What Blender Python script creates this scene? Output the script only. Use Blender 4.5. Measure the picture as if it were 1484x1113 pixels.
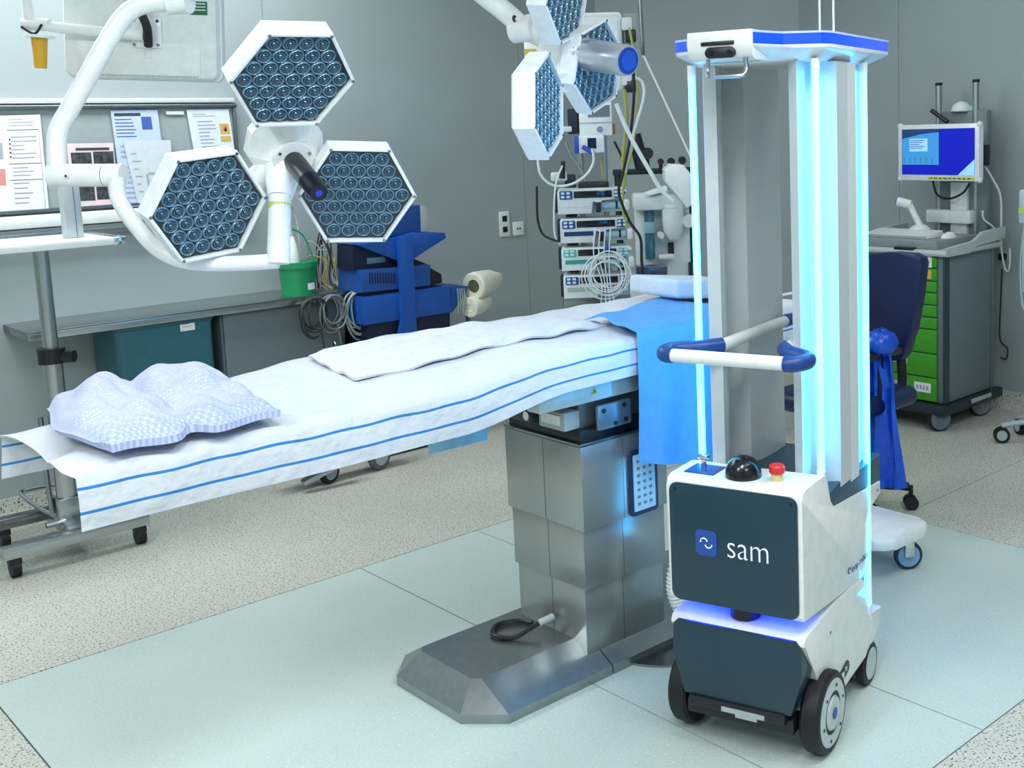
import bpy, bmesh, math, random
from mathutils import Vector, Matrix
random.seed(7)
for o in list(bpy.data.objects): bpy.data.objects.remove(o)
SC = bpy.context.scene
COL = SC.collection
PI = math.pi

# ------------------------------------------------------------------ camera
# world: x runs along the long wall, y across the room, z up; camera above the origin
CAMH = 1.60
F, PX, PY = 1638.267, 978.128, 405.383
CR = Matrix(((0.70982432, -0.70369303, -0.03107337),
             (-0.11474486, -0.07199407, -0.99078276),
             (0.69496982, 0.7068472, -0.1318483)))
cam = bpy.data.cameras.new('camera')
cam.sensor_width = 36.0; cam.sensor_fit = 'HORIZONTAL'
cam.lens = F / 1484 * 36
cam.shift_x = (742 - PX) / 1484
cam.shift_y = (PY - 556.5) / 1484
cam.clip_start = 0.05
camo = bpy.data.objects.new('camera', cam); COL.objects.link(camo)
m = Matrix((CR[0], -CR[1], -CR[2])).transposed().to_4x4()
m.translation = (0, 0, CAMH)
camo.matrix_world = m
SC.camera = camo

# ------------------------------------------------------------------ world, view, ceiling lights
SC.view_settings.view_transform = 'Standard'
SC.view_settings.look = 'None'
SC.view_settings.gamma = 1.0
SC.view_settings.use_curve_mapping = False
SC.view_settings.exposure = 0.0
w = bpy.data.worlds.new('world'); SC.world = w; w.use_nodes = True
w.node_tree.nodes['Background'].inputs[0].default_value = (0.75, 0.85, 1.0, 1)
w.node_tree.nodes['Background'].inputs[1].default_value = 0.3
CEIL = 3.0
LIGHTS = [(0.6, 1.0), (0.6, 4.75), (2.2, 0.6), (2.0, 4.75), (4.2, 1.2), (4.2, 3.4), (-1.2, 1.6), (0.6, -1.2)]  # last two panels are added out of view as fill for upright, camera-facing surfaces
WATTS = [38, 36, 30, 27, 9, 6, 56, 36]
for (lx, ly), lw in zip(LIGHTS, WATTS):
    la = bpy.data.lights.new('ceiling_panel_light', 'AREA')
    la.shape = 'RECTANGLE'; la.size = 1.1; la.size_y = 0.55; la.energy = lw
    la.color = (0.93, 0.98, 1.0)
    lo = bpy.data.objects.new('ceiling_panel_light', la); COL.objects.link(lo)
    lo.location = (lx, ly, CEIL - 0.035)

# ------------------------------------------------------------------ pixel helpers (a pixel gives a direction only)
def ray(x, y):
    return CR.transposed() @ Vector(((x - PX) / F, (y - PY) / F, 1.0))
def fl(x, y, z=0.0):
    r = ray(x, y); t = (z - CAMH) / r.z
    return Vector((r.x * t, r.y * t, z))
def ony(x, y, Y):
    r = ray(x, y); t = Y / r.y
    return Vector((r.x * t, Y, CAMH + r.z * t))
def onx(x, y, X):
    r = ray(x, y); t = X / r.x
    return Vector((X, r.y * t, CAMH + r.z * t))
def dep(x, y, d):
    r = ray(x, y)
    return Vector((r.x * d, r.y * d, CAMH + r.z * d))
def hz(x, y, X, Y):
    r = ray(x, y); t = (r.x * X + r.y * Y) / (r.x ** 2 + r.y ** 2)
    return CAMH + t * r.z

# ------------------------------------------------------------------ materials
def lin(c):
    def f(v):
        v /= 255.0
        return v / 12.92 if v <= 0.04045 else ((v + 0.055) / 1.055) ** 2.4
    if isinstance(c, str):
        c = tuple(int(c[i:i + 2], 16) for i in (0, 2, 4))
    return (f(c[0]), f(c[1]), f(c[2]), 1.0)
MATS = {}
def mat(name, col, rough=0.5, metal=0.0, var=0.05, scale=30, emit=None, estr=0.0, bump=0.0, bscale=200, coat=0.0, alpha=1.0, trans=0.0, aniso=None):
    if name in MATS: return MATS[name]
    M = bpy.data.materials.new(name); M.use_nodes = True
    nt = M.node_tree; b = nt.nodes['Principled BSDF']
    c = lin(col)
    tc = nt.nodes.new('ShaderNodeTexCoord')
    nz = nt.nodes.new('ShaderNodeTexNoise'); nz.inputs['Scale'].default_value = scale
    nz.inputs['Detail'].default_value = 4
    mp = nt.nodes.new('ShaderNodeMapping')
    if aniso: mp.inputs['Scale'].default_value = aniso
    nt.links.new(tc.outputs['Object'], mp.inputs[0]); nt.links.new(mp.outputs[0], nz.inputs['Vector'])
    rp = nt.nodes.new('ShaderNodeValToRGB')
    rp.color_ramp.elements[0].position = 0.3; rp.color_ramp.elements[1].position = 0.7
    rp.color_ramp.elements[0].color = tuple(v * (1 - var) for v in c[:3]) + (1,)
    rp.color_ramp.elements[1].color = tuple(min(1, v * (1 + var)) for v in c[:3]) + (1,)
    nt.links.new(nz.outputs[0], rp.inputs[0]); nt.links.new(rp.outputs[0], b.inputs['Base Color'])
    b.inputs['Roughness'].default_value = rough
    b.inputs['Metallic'].default_value = metal
    b.inputs['Coat Weight'].default_value = coat
    b.inputs['Alpha'].default_value = alpha
    b.inputs['Transmission Weight'].default_value = trans
    if emit:
        b.inputs['Emission Color'].default_value = lin(emit)
        b.inputs['Emission Strength'].default_value = estr
    if bump:
        n2 = nt.nodes.new('ShaderNodeTexNoise'); n2.inputs['Scale'].default_value = bscale
        bp = nt.nodes.new('ShaderNodeBump'); bp.inputs['Strength'].default_value = bump
        bp.inputs['Distance'].default_value = 0.01
        nt.links.new(mp.outputs[0], n2.inputs['Vector']); nt.links.new(n2.outputs[0], bp.inputs['Height'])
        nt.links.new(bp.outputs[0], b.inputs['Normal'])
    MATS[name] = M
    return M
def terrazzo(name, base, dark, light, dthr=0.36, lthr=0.66, scale=150, rough=0.35):
    M = bpy.data.materials.new(name); M.use_nodes = True
    nt = M.node_tree; b = nt.nodes['Principled BSDF']
    tc = nt.nodes.new('ShaderNodeTexCoord')
    def noise(s, d=2):
        n = nt.nodes.new('ShaderNodeTexNoise'); n.inputs['Scale'].default_value = s; n.inputs['Detail'].default_value = d
        nt.links.new(tc.outputs['Object'], n.inputs['Vector']); return n
    def step(src, lo, hi):
        r = nt.nodes.new('ShaderNodeMapRange'); r.inputs[1].default_value = lo; r.inputs[2].default_value = hi
        nt.links.new(src, r.inputs[0]); return r.outputs[0]
    def mix(f, a, bb):
        x = nt.nodes.new('ShaderNodeMix'); x.data_type = 'RGBA'
        nt.links.new(f, x.inputs[0])
        for k, v in ((6, a), (7, bb)):
            if isinstance(v, tuple): x.inputs[k].default_value = v
            else: nt.links.new(v, x.inputs[k])
        return x.outputs[2]
    n1 = noise(scale); n2 = noise(scale * 0.83); n3 = noise(1.3, 4)
    b1 = lin(base)
    b2 = tuple(v * 0.9 for v in b1[:3]) + (1,)
    c = mix(step(n3.outputs[0], 0.35, 0.65), b2, b1)
    c = mix(step(n2.outputs[0], lthr, lthr + 0.03), c, lin(light))
    c = mix(step(n1.outputs[0], dthr, dthr - 0.05), c, lin(dark))
    nt.links.new(c, b.inputs['Base Color'])
    b.inputs['Roughness'].default_value = rough
    MATS[name] = M
    return M

WHITE = mat('white_enamel', 'eef2f2', 0.35, coat=0.2)
PLASTIC = mat('white_plastic', 'e4e9e8', 0.42)
GREYPL = mat('grey_plastic', 'a9b2b4', 0.5)
DARKPL = mat('dark_plastic', '14181e', 0.4)
BLACK = mat('black_rubber', '0b0d12', 0.55)
STEEL = mat('brushed_steel', 'b4b9bb', 0.28, 1.0, var=0.08, scale=60, aniso=(1, 1, 12))
STEELD = mat('dark_steel', '8d9496', 0.25, 1.0, var=0.1, scale=20)
CHROME = mat('chrome', 'd5dadc', 0.12, 1.0)
ALU = mat('anodised_aluminium', 'b9c2c6', 0.38, 0.85, var=0.04)
NAVY = mat('navy_plastic', '16306f', 0.4)
BLUEPL = mat('blue_plastic', '1d4fae', 0.4)
BLUEP2 = mat('blue_enamel', '1750a4', 0.38, var=0.06)
GREEN = mat('green_enamel', '3f9a22', 0.4)
TEALD = mat('dark_teal_panel', '0f3443', 0.35, coat=0.2)
YELLOW = mat('yellow_plastic', 'e0a82a', 0.4)
RED = mat('red_plastic', 'd02a2c', 0.35)
CREAM = mat('cream_foam', 'dcdcc8', 0.9, bump=0.2)
PAPER = mat('paper', 'eceef0', 0.8)
INK = mat('ink', '39404a', 0.7)

# ------------------------------------------------------------------ mesh builder
def axes(n, up=Vector((0, 0, 1))):
    n = Vector(n).normalized()
    if abs(n.dot(up)) > 0.98: up = Vector((1, 0, 0))
    a = up.cross(n).normalized(); b = n.cross(a)
    return a, b, n
class MB:
    def __init__(s): s.bm = bmesh.new()
    def _xf(s, verts, M):
        if M is not None: bmesh.ops.transform(s.bm, matrix=M, verts=verts)
    def box(s, c, size, r=0, M=None, seg=2):
        res = bmesh.ops.create_cube(s.bm, size=1)
        v = res['verts']
        for q in v: q.co = Vector((q.co.x * size[0], q.co.y * size[1], q.co.z * size[2]))
        if r:
            e = list({e for q in v for e in q.link_edges})
            rr = bmesh.ops.bevel(s.bm, geom=e, offset=min(r, min(size) * 0.49), segments=seg, profile=0.5, affect='EDGES')
            v = list({q for f in rr['faces'] for q in f.verts} | {q for q in v if q.is_valid})
        T = Matrix.Translation(Vector(c))
        if M is not None: T = T @ M.to_4x4()
        s._xf(v, T); return s
    def ring(s, pts): return [s.bm.verts.new(p) for p in pts]
    def skin(s, rings, closed=True, cap0=True, cap1=True, loop=False):
        n = len(rings[0]); R = rings + ([rings[0]] if loop else [])
        for a, b in zip(R, R[1:]):
            for i in range(n if closed else n - 1):
                j = (i + 1) % n
                try: s.bm.faces.new((a[i], a[j], b[j], b[i]))
                except ValueError: pass
        if closed and not loop:
            if cap0: s.bm.faces.new(list(reversed(rings[0])))
            if cap1: s.bm.faces.new(rings[-1])
        return s
    def cyl(s, p0, p1, r0, r1=None, n=20, cap=True):
        p0 = Vector(p0); p1 = Vector(p1); r1 = r0 if r1 is None else r1
        a, b, _ = axes(p1 - p0)
        rs = [s.ring([p + a * (r * math.cos(2 * PI * i / n)) + b * (r * math.sin(2 * PI * i / n)) for i in range(n)]) for p, r in ((p0, r0), (p1, r1))]
        return s.skin(rs, cap0=cap, cap1=cap)
    def lathe(s, prof, c=(0, 0, 0), axis=(0, 0, 1), n=24):
        a, b, k = axes(axis); c = Vector(c); rs = []
        for r, z in prof:
            r = max(r, 1e-4)
            rs.append(s.ring([c + k * z + a * (r * math.cos(2 * PI * i / n)) + b * (r * math.sin(2 * PI * i / n)) for i in range(n)]))
        return s.skin(rs)
    def tube(s, pts, r, n=10, smooth=0, loop=False):
        P = [Vector(p) for p in pts]
        if smooth: P = spline(P, smooth, loop)
        rad = r if isinstance(r, (list, tuple)) else None
        rs = []; a = None
        for i, p in enumerate(P):
            if loop: t = P[(i + 1) % len(P)] - P[i - 1]
            else: t = P[min(i + 1, len(P) - 1)] - P[max(i - 1, 0)]
            if t.length < 1e-9: t = Vector((0, 0, 1))
            t.normalize()
            if a is None: a, b, _ = axes(t)
            else:
                a = (a - t * a.dot(t))
                if a.length < 1e-6: a, b, _ = axes(t)
                a.normalize(); b = t.cross(a)
            rr = rad[min(len(rad) - 1, int(i * len(rad) / len(P)))] if rad else r
            rs.append(s.ring([p + a * (rr * math.cos(2 * PI * k / n)) + b * (rr * math.sin(2 * PI * k / n)) for k in range(n)]))
        return s.skin(rs, loop=loop)
    def prism(s, poly, h0, h1, M=None, r=0):
        # poly in local xy, extruded along local z
        A = s.ring([Vector((p[0], p[1], h0)) for p in poly]); B = s.ring([Vector((p[0], p[1], h1)) for p in poly])
        area = sum(p[0] * q[1] - q[0] * p[1] for p, q in zip(poly, list(poly[1:]) + [poly[0]]))
        if (area < 0) != (h1 < h0): A.reverse(); B.reverse()
        s.skin([A, B]); v = A + B
        if r:
            e = [ed for ed in {e for q in v for e in q.link_edges} if (ed.verts[0] in A) == (ed.verts[1] in A)]
            rr = bmesh.ops.bevel(s.bm, geom=e, offset=r, segments=2, profile=0.5, affect='EDGES')
            v = list({q for f in rr['faces'] for q in f.verts} | {q for q in v if q.is_valid})
        s._xf(v, M); return s
    def ball(s, c, r, n=20, half=False):
        rx = r if isinstance(r, (tuple, list)) else (r, r, r)
        rs = []; k = n // 2
        for i in range(k + 1):
            t = (-PI / 2 if not half else 0) + (PI if not half else PI / 2) * i / k
            q = max(math.cos(t), 1e-3)
            rs.append(s.ring([Vector(c) + Vector((rx[0] * q * math.cos(2 * PI * j / n), rx[1] * q * math.sin(2 * PI * j / n), rx[2] * math.sin(t))) for j in range(n)]))
        return s.skin(rs)
    def grid(s, P, thick=0.0, uv=None):
        # P[i][j] points; optional thickness along the averaged normals
        ni, nj = len(P), len(P[0])
        V = [[s.bm.verts.new(p) for p in row] for row in P]
        lay = s.bm.loops.layers.uv.new('UVMap') if uv else None
        def face(idx, vs):
            f = s.bm.faces.new(vs)
            if lay:
                for lp, (i, j) in zip(f.loops, idx): lp[lay].uv = uv[i][j]
        for i in range(ni - 1):
            for j in range(nj - 1):
                ix = ((i, j), (i + 1, j), (i + 1, j + 1), (i, j + 1))
                face(ix, [V[a][b] for a, b in ix])
        if thick:
            s.bm.normal_update()
            N = [[V[i][j].normal.copy() for j in range(nj)] for i in range(ni)]
            U = [[s.bm.verts.new(Vector(P[i][j]) - N[i][j] * thick) for j in range(nj)] for i in range(ni)]
            for i in range(ni - 1):
                for j in range(nj - 1):
                    ix = ((i, j), (i, j + 1), (i + 1, j + 1), (i + 1, j))
                    face(ix, [U[a][b] for a, b in ix])
            bd = [(i, 0) for i in range(ni)] + [(ni - 1, j) for j in range(1, nj)] + [(i, nj - 1) for i in range(ni - 2, -1, -1)] + [(0, j) for j in range(nj - 2, 0, -1)]
            for p, q in zip(bd, bd[1:] + bd[:1]):
                f = s.bm.faces.new((V[q[0]][q[1]], V[p[0]][p[1]], U[p[0]][p[1]], U[q[0]][q[1]]))
                if lay:
                    for lp, k in zip(f.loops, (q, p, p, q)): lp[lay].uv = uv[k[0]][k[1]]
        return s
    def mesh(s, name, material, sharp=35):
        me = bpy.data.meshes.new(name)
        bmesh.ops.recalc_face_normals(s.bm, faces=s.bm.faces)
        s.bm.to_mesh(me); s.bm.free()
        for p in me.polygons: p.use_smooth = True
        me.set_sharp_from_angle(angle=math.radians(sharp))
        me.materials.append(material)
        return me
    def build(s, name, material, parent=None, sharp=35, M=None):
        return put(name, s.mesh(name, material, sharp), parent, M)
def put(name, me, parent=None, M=None):
    o = bpy.data.objects.new(name, me); COL.objects.link(o)
    if parent is not None: o.parent = parent
    if M is not None: o.matrix_local = M
    return o
def spline(P, k, loop=False):
    out = []; n = len(P)
    rng = range(n if loop else n - 1)
    for i in rng:
        if loop: a, b, c, d = P[i - 1], P[i], P[(i + 1) % n], P[(i + 2) % n]
        else: a, b, c, d = P[max(i - 1, 0)], P[i], P[i + 1], P[min(i + 2, n - 1)]
        for j in range(k):
            t = j / k
            out.append(0.5 * ((2 * b) + (c - a) * t + (2 * a - 5 * b + 4 * c - d) * t * t + (3 * b - a - 3 * c + d) * t ** 3))
    if not loop: out.append(P[-1].copy())
    return out
def thing(name, label, cat, loc=(0, 0, 0), rz=0.0, group=None):
    o = bpy.data.objects.new(name, None); COL.objects.link(o)
    o.empty_display_size = 0.1
    o.location = loc; o.rotation_euler = (0, 0, rz)
    o['label'] = label; o['category'] = cat
    if group: o['group'] = group
    return o
def tag(o, label, cat, group=None):
    o['label'] = label; o['category'] = cat
    if group: o['group'] = group
    return o
def struct(o): o['kind'] = 'structure'; return o
def frame(c, u, v):
    # matrix with local x=u, y=v, z=u x v at c
    u = Vector(u).normalized(); v = Vector(v); v = (v - u * v.dot(u)).normalized(); n = u.cross(v)
    M = Matrix((u, v, n)).transposed().to_4x4(); M.translation = Vector(c)
    return M
def rrect(w, h, r, k=5):
    pts = []
    for cx, cy, a0 in ((w / 2 - r, h / 2 - r, 0), (-w / 2 + r, h / 2 - r, PI / 2), (-w / 2 + r, -h / 2 + r, PI), (w / 2 - r, -h / 2 + r, 1.5 * PI)):
        for i in range(k + 1):
            a = a0 + PI / 2 * i / k
            pts.append((cx + r * math.cos(a), cy + r * math.sin(a)))
    return pts
def text(name, body, size, M, material, parent, extr=0.0006, sx=1.0, offs=0.0, align='CENTER'):
    cu = bpy.data.curves.new(name, 'FONT'); cu.body = body; cu.size = size; cu.extrude = extr
    cu.align_x = align; cu.align_y = 'CENTER'; cu.offset = offs
    ob = bpy.data.objects.new(name + '_src', cu); COL.objects.link(ob)
    dg = bpy.context.evaluated_depsgraph_get()
    me = bpy.data.meshes.new_from_object(ob.evaluated_get(dg))
    bpy.data.objects.remove(ob); bpy.data.curves.remove(cu)
    me.materials.clear(); me.materials.append(material); me.name = name
    S = Matrix.Diagonal((sx, 1, 1, 1))
    me.transform(S)
    return put(name, me, parent, M)
ZW = Matrix.Identity(4)
FACE_NY = lambda c: frame(c, (1, 0, 0), (0, 0, 1))       # local x right, y up, z towards -y
FACE_NX = lambda c: frame(c, (0, -1, 0), (0, 0, 1))      # local z towards -x

# ------------------------------------------------------------------ the room
WY, WX = 5.46, 5.64          # long wall (y) and right wall (x)
CHX, CHY = 4.74, 4.56        # cut corner between them
XL, YB = -2.2, -2.2
BEIGE = terrazzo('beige_speckled_vinyl', 'c9cabf', '4a4b45', 'e2e2da', 0.415, 0.64, 135, 0.42)
MINT = terrazzo('mint_speckled_vinyl', 'c4d2cd', 'a9bcb7', 'd4e1dc', 0.36, 0.62, 170, 0.33)
GROUT = mat('dark_joint', '48524f', 0.8)
WALLM = mat('wall_panel_grey', 'a0abad', 0.36, var=0.03, scale=3)
WALLS = mat('wall_seam', '848d90', 0.7)
fb = MB(); fb.box((1.72, 1.63, -0.055), (7.9, 7.7, 0.1)); floor = struct(fb.build('floor', GROUT))
gx = [fl(0, 1025).x, 1.993, 2.520, fl(1380, 768).x]; gy = [1.454, 3.765]
sy3 = fl(1415, 697).y
J = 0.0022
def slab(name, x0, x1, y0, y1, material):
    b = MB(); b.box(((x0 + x1) / 2, (y0 + y1) / 2, -0.0025), (x1 - x0 - 2 * J, y1 - y0 - 2 * J, 0.005))
    return b.build(name, material, floor)
for a, b_ in zip(gx, gx[1:]): slab('floor_tile', a, b_, gy[0], gy[1], MINT)
slab('floor_sheet', XL, WX, gy[1], WY, BEIGE)
slab('floor_sheet', XL, gx[0], YB, gy[1], BEIGE)
slab('floor_sheet', gx[0], WX, YB, gy[0], BEIGE)
slab('floor_sheet', gx[3], WX, gy[0], sy3, BEIGE)
slab('floor_sheet', gx[3], WX, sy3, gy[1], BEIGE)
def wall(name, p, q, z0, z1, th, seams=()):
    p = Vector((*p, 0)); q = Vector((*q, 0)); d = (q - p); Ln = d.length; d.normalize()
    n = Vector((d.y, -d.x, 0))      # into the room
    b = MB(); c = (p + q) / 2 - n * (th / 2 + 0.004); c.z = (z0 + z1) / 2
    b.box(c, (Ln, th, z1 - z0), M=Matrix((d, -n, (0, 0, 1))).transposed())
    wo = struct(b.build(name, WALLS))
    cuts = [0] + list(seams) + [Ln]
    for s0, s1 in zip(cuts, cuts[1:]):
        b = MB(); c = p + d * ((s0 + s1) / 2) - n * 0.002; c.z = (z0 + z1) / 2
        b.box(c, (s1 - s0 - 0.003, 0.004, z1 - z0), M=Matrix((d, -n, (0, 0, 1))).transposed())
        b.build('wall_panel', WALLM, wo)
    return wo
wall('wall_back', (XL, WY), (CHX, WY), 0, CEIL, 0.1, [2.2 + 0.95, 2.2 + ony(381, 30, WY).x, 2.2 + ony(763, 330, WY).x])
wall('wall_corner', (CHX, WY), (WX, CHY), 0, CEIL, 0.1)
wall('wall_right', (WX, CHY), (WX, YB), 0, CEIL, 0.1, [CHY - onx(1303, 200, WX).y, CHY - onx(1303, 200, WX).y + 1.2])
wall('wall_front', (WX, YB), (XL, YB), 0, CEIL, 0.1)
wall('wall_left', (XL, YB), (XL, WY), 0, CEIL, 0.1)
cb = MB(); cb.box((1.72, 1.63, CEIL + 0.05), (7.9, 7.7, 0.1)); struct(cb.build('ceiling', mat('ceiling_white', 'e6eaec', 0.7)))
def cove(name, p, q):
    p = Vector((*p, 0)); q = Vector((*q, 0)); d = (q - p).normalized(); n = Vector((d.y, -d.x, 0))
    prof = [(-0.001, 0.0), (0.05, 0.0), (0.03, 0.005), (0.014, 0.016), (0.006, 0.034), (0.005, 0.095), (-0.001, 0.097)]
    b = MB(); A = b.ring([p + n * a + Vector((0, 0, z)) for a, z in prof]); B = b.ring([q + n * a + Vector((0, 0, z)) for a, z in prof])
    b.skin([A, B]); return struct(b.build(name, BEIGE))
cove('baseboard_back', (XL, WY), (CHX, WY)); cove('baseboard_corner', (CHX, WY), (WX, CHY)); cove('baseboard_right', (WX, CHY), (WX, YB))
PANEL = mat('ceiling_panel_glow', 'ffffff', 0.5, emit='f2faff', estr=2.0)
for i, (lx, ly) in enumerate(LIGHTS):
    words = ['near the camera', 'above the notice board', 'above the front floor', 'above the wall shelf', 'in front of the drawer cart', 'above the monitor tower', 'added as unseen fill far left behind the camera', 'added as unseen fill right behind the camera'][i]
    t = thing('ceiling_light', 'flat white ceiling light panel ' + words, 'ceiling light', (lx, ly, CEIL), group='ceiling light panels')
    b = MB(); b.box((0, 0, -0.012), (1.16, 0.61, 0.02), 0.004); b.build('frame', WHITE, t)
    b = MB(); b.box((0, 0, -0.025), (1.08, 0.53, 0.006)); b.build('diffuser', PANEL, t)
# ------------------------------------------------------------------ disinfection robot (local x = backwards, y = its right-hand image-left side, z up)
RO = Vector((2.095, 1.884, 0)); RA = math.radians(17)
robot = thing('disinfection_robot', 'tall white disinfection robot with glowing blue tubes and dark front panel', 'robot', RO, RA)
RM = Matrix.Translation(RO) @ Matrix.Rotation(RA, 4, 'Z'); RI = RM.inverted()
def r_on(x, y, ax, val):
    c = RI @ Vector((0, 0, CAMH)); r = RI.to_3x3() @ ray(x, y); t = (val - c[ax]) / r[ax]
    return c + r * t
# side-profile prism: poly in (d,z), extruded along y
def side(poly, l0, l1, r=0):
    M = Matrix(((1, 0, 0, 0), (0, 0, 1, 0), (0, 1, 0, 0), (0, 0, 0, 1)))
    b = MB(); b.prism(poly, l0, l1, M, r); return b
ALU2 = mat('reflector_aluminium', 'c3ced3', 0.36, 0.12, var=0.03)
RW = mat('robot_white', 'e3e7e4', 0.38, coat=0.15)
HW = 0.187
def arc(cx, cz, r, a0, a1, k=6): return [(cx + r * math.cos(math.radians(a0 + (a1 - a0) * i / k)), cz + r * math.sin(math.radians(a0 + (a1 - a0) * i / k))) for i in range(k + 1)]
low = [(-0.03, 0.235)] + arc(-0.078, 0.326, 0.022, 180, 90) + [(0.15, 0.356), (0.26, 0.352)] + arc(0.30, 0.275, 0.072, 80, 0) + [(0.375, 0.235)] + arc(0.39, 0.225, 0.015, 180, 270, 4) + [(0.50, 0.195), (0.50, 0.145), (0.43, 0.13), (0.40, 0.10), (0.10, 0.085), (0.02, 0.12)]
lb = side(low, -HW, HW, 0.004).build('lower_body', RW, robot)
up = [(-0.1, 0.40)] + arc(-0.076, 0.696, 0.024, 180, 90) + arc(0.045, 0.69, 0.03, 90, 20) + [(0.098, 0.64)] + arc(0.118, 0.638, 0.02, 200, 270, 4) + [(0.50, 0.575), (0.50, 0.537), (0.41, 0.522)] + arc(0.405, 0.487, 0.035, 100, 180, 4) + [(0.37, 0.385)] + arc(0.345, 0.365, 0.025, 0, -90, 4) + [(-0.09, 0.388)]
ub = side(up, -HW, HW, 0.004).build('upper_body', RW, robot)
for xx, zz in ((0.47, 0.555),):
    b = MB(); b.cyl((xx, -HW - 0.002, zz), (xx, -HW + 0.002, zz), 0.004, n=10); b.build('screw', STEELD, ub)
b = MB(); b.cyl((0.08, -HW - 0.002, 0.29), (0.08, -HW + 0.002, 0.29), 0.004, n=10); b.build('screw', STEELD, lb)
# dark rear tray with the columns on it
tray = [(0.085, 0.66), (0.105, 0.628), (0.13, 0.615), (0.502, 0.577), (0.502, 0.655), (0.34, 0.655), (0.17, 0.67)]
b = side(tray, -HW + 0.001, HW - 0.001, 0.003); tr = b.build('rear_tray', mat('tray_blue_grey', '27495c', 0.45), robot)
# front panels
FNX = lambda d: Matrix(((0, 0, -1, d), (-1, 0, 0, 0), (0, 1, 0, 0), (0, 0, 0, 1)))    # local x -> -y, y -> z, z -> -x (towards viewer)
b = MB(); b.prism([(x, y + 0.551) for x, y in rrect(0.352, 0.312, 0.022)], 0, 0.006, FNX(-0.1), 0.0015); fpu = b.build('front_panel', TEALD, robot)
for l, z in ((0.16, 0.69), (-0.16, 0.69)):
    b = MB(); b.cyl((-0.1055, l, z), (-0.108, l, z), 0.005, n=10); b.build('screw', DARKPL, fpu)
lpoly = [(-0.165, 0.338), (0.165, 0.338), (0.178, 0.325), (0.181, 0.245), (0.15, 0.14), (-0.15, 0.14), (-0.181, 0.245), (-0.178, 0.325)]
b = MB(); b.prism(lpoly, -0.075, 0.004, FNX(-0.1), 0.002); fpl = b.build('front_panel', TEALD, robot)
b = MB(); b.box((-0.085, 0, 0.125), (0.05, 0.27, 0.03), 0.004); b.box((-0.06, 0, 0.10), (0.06, 0.30, 0.04), 0.004); b.build('bumper', DARKPL, robot)
b = MB(); b.box((-0.111, -0.02, 0.122), (0.004, 0.12, 0.012)); b.box((-0.112, -0.03, 0.112), (0.004, 0.06, 0.008)); b.build('sensor_strip', GREYPL, robot)
# logo on the front
LOGOB = mat('logo_blue', '1d4c9e', 0.45); LOGOW = mat('logo_white', 'eef4f6', 0.5, emit='eef4f6', estr=0.05)
p = r_on(1023.5, 787, 0, -0.1065)
b = MB(); b.prism([(x - p.y, y + p.z) for x, y in rrect(0.060, 0.068, 0.013)], 0, 0.0012, FNX(-0.1065)); lg = b.build('logo_badge', LOGOB, robot)
b = MB()
def arc3(c, r, a0, a1, k=10): return [Vector((-0.1082, c[0] - r * math.cos(math.radians(a0 + (a1 - a0) * i / k)), c[1] + r * math.sin(math.radians(a0 + (a1 - a0) * i / k)))) for i in range(k + 1)]
b.tube(arc3((p.y + 0.006, p.z + 0.003), 0.0095, 190, 10), 0.0018, 6); b.tube(arc3((p.y - 0.007, p.z - 0.002), 0.0095, 190, 360), 0.0018, 6)
b.build('logo_mark', LOGOW, lg)
p = r_on(1084, 798, 0, -0.1065)
Mx = FNX(-0.1068); Mx = Mx @ Matrix.Translation((-p.y, p.z, 0))
text('lettering', 'sam', 0.088, Mx, LOGOW, robot, sx=0.87, offs=-0.0012)
# small lettering on the side
p = r_on(1247, 813, 1, -HW - 0.0012)
Ms = frame(p, (1, 0, 0), (0, 0, 1))
text('lettering', 'loop robots', 0.030, Ms, INK, robot, sx=1.0, offs=-0.0009)
p = r_on(1231, 827, 1, -HW - 0.0012)
b = MB(); b.tube([p + Vector((0.008 * math.cos(a), 0, 0.008 * math.sin(a))) for a in [i * PI / 8 for i in range(0, 13)]], 0.0014, 6); b.build('logo_mark', INK, robot)
# light gap and neck
GLOWB = mat('blue_led', '1030ff', 0.5, emit='0828ff', estr=34.0)
b = MB(); b.box((0.10, 0, 0.372), (0.22, 0.24, 0.03)); b.build('neck', DARKPL, robot)
b = MB(); b.cyl((-0.035, 0, 0.352), (-0.035, 0, 0.388), 0.04, n=24); b.build('lidar_sensor', DARKPL, robot)
for l0, l1 in ((0.05, 0.165), (-0.165, -0.05)):
    b = MB(); b.box((-0.045, (l0 + l1) / 2, 0.3845), (0.03, l1 - l0, 0.004)); b.build('led_strip', GLOWB, robot)
for l in (-0.16, 0.16):
    b = MB(); b.box((0.12, l, 0.3835), (0.30, 0.02, 0.004)); b.build('led_strip', GLOWB, robot)
# top: dome, stop button, plate with plug
b = MB(); b.lathe([(0.047, 0.72), (0.047, 0.728), (0.045, 0.742), (0.038, 0.757), (0.026, 0.768), (0.010, 0.774), (0.0005, 0.775)], (-0.03, 0.0, 0), n=32); b.build('dome', mat('dome_black', '0c0f14', 0.22, coat=0.3), robot, sharp=50)
b = MB(); b.cyl((-0.03, -0.093, 0.72), (-0.03, -0.093, 0.738), 0.015, n=20); eb = b.build('stop_button_base', mat('pale_yellow', 'd9c98a', 0.5), robot)
b = MB(); b.lathe([(0.016, 0.738), (0.02, 0.742), (0.02, 0.757), (0.017, 0.761), (0.0005, 0.7615)], (-0.03, -0.093, 0)); b.build('stop_button', RED, robot)
b = MB(); b.box((-0.02, 0.115, 0.7215), (0.075, 0.085, 0.003), 0.001); b.build('label_plate', mat('plate_blue', '1e4f9c', 0.4), robot)
b = MB(); b.cyl((-0.005, 0.125, 0.72), (-0.005, 0.125, 0.745), 0.008, n=14); b.box((-0.005, 0.125, 0.75), (0.02, 0.03, 0.012), 0.003); b.build('latch', CHROME, robot)
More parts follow.
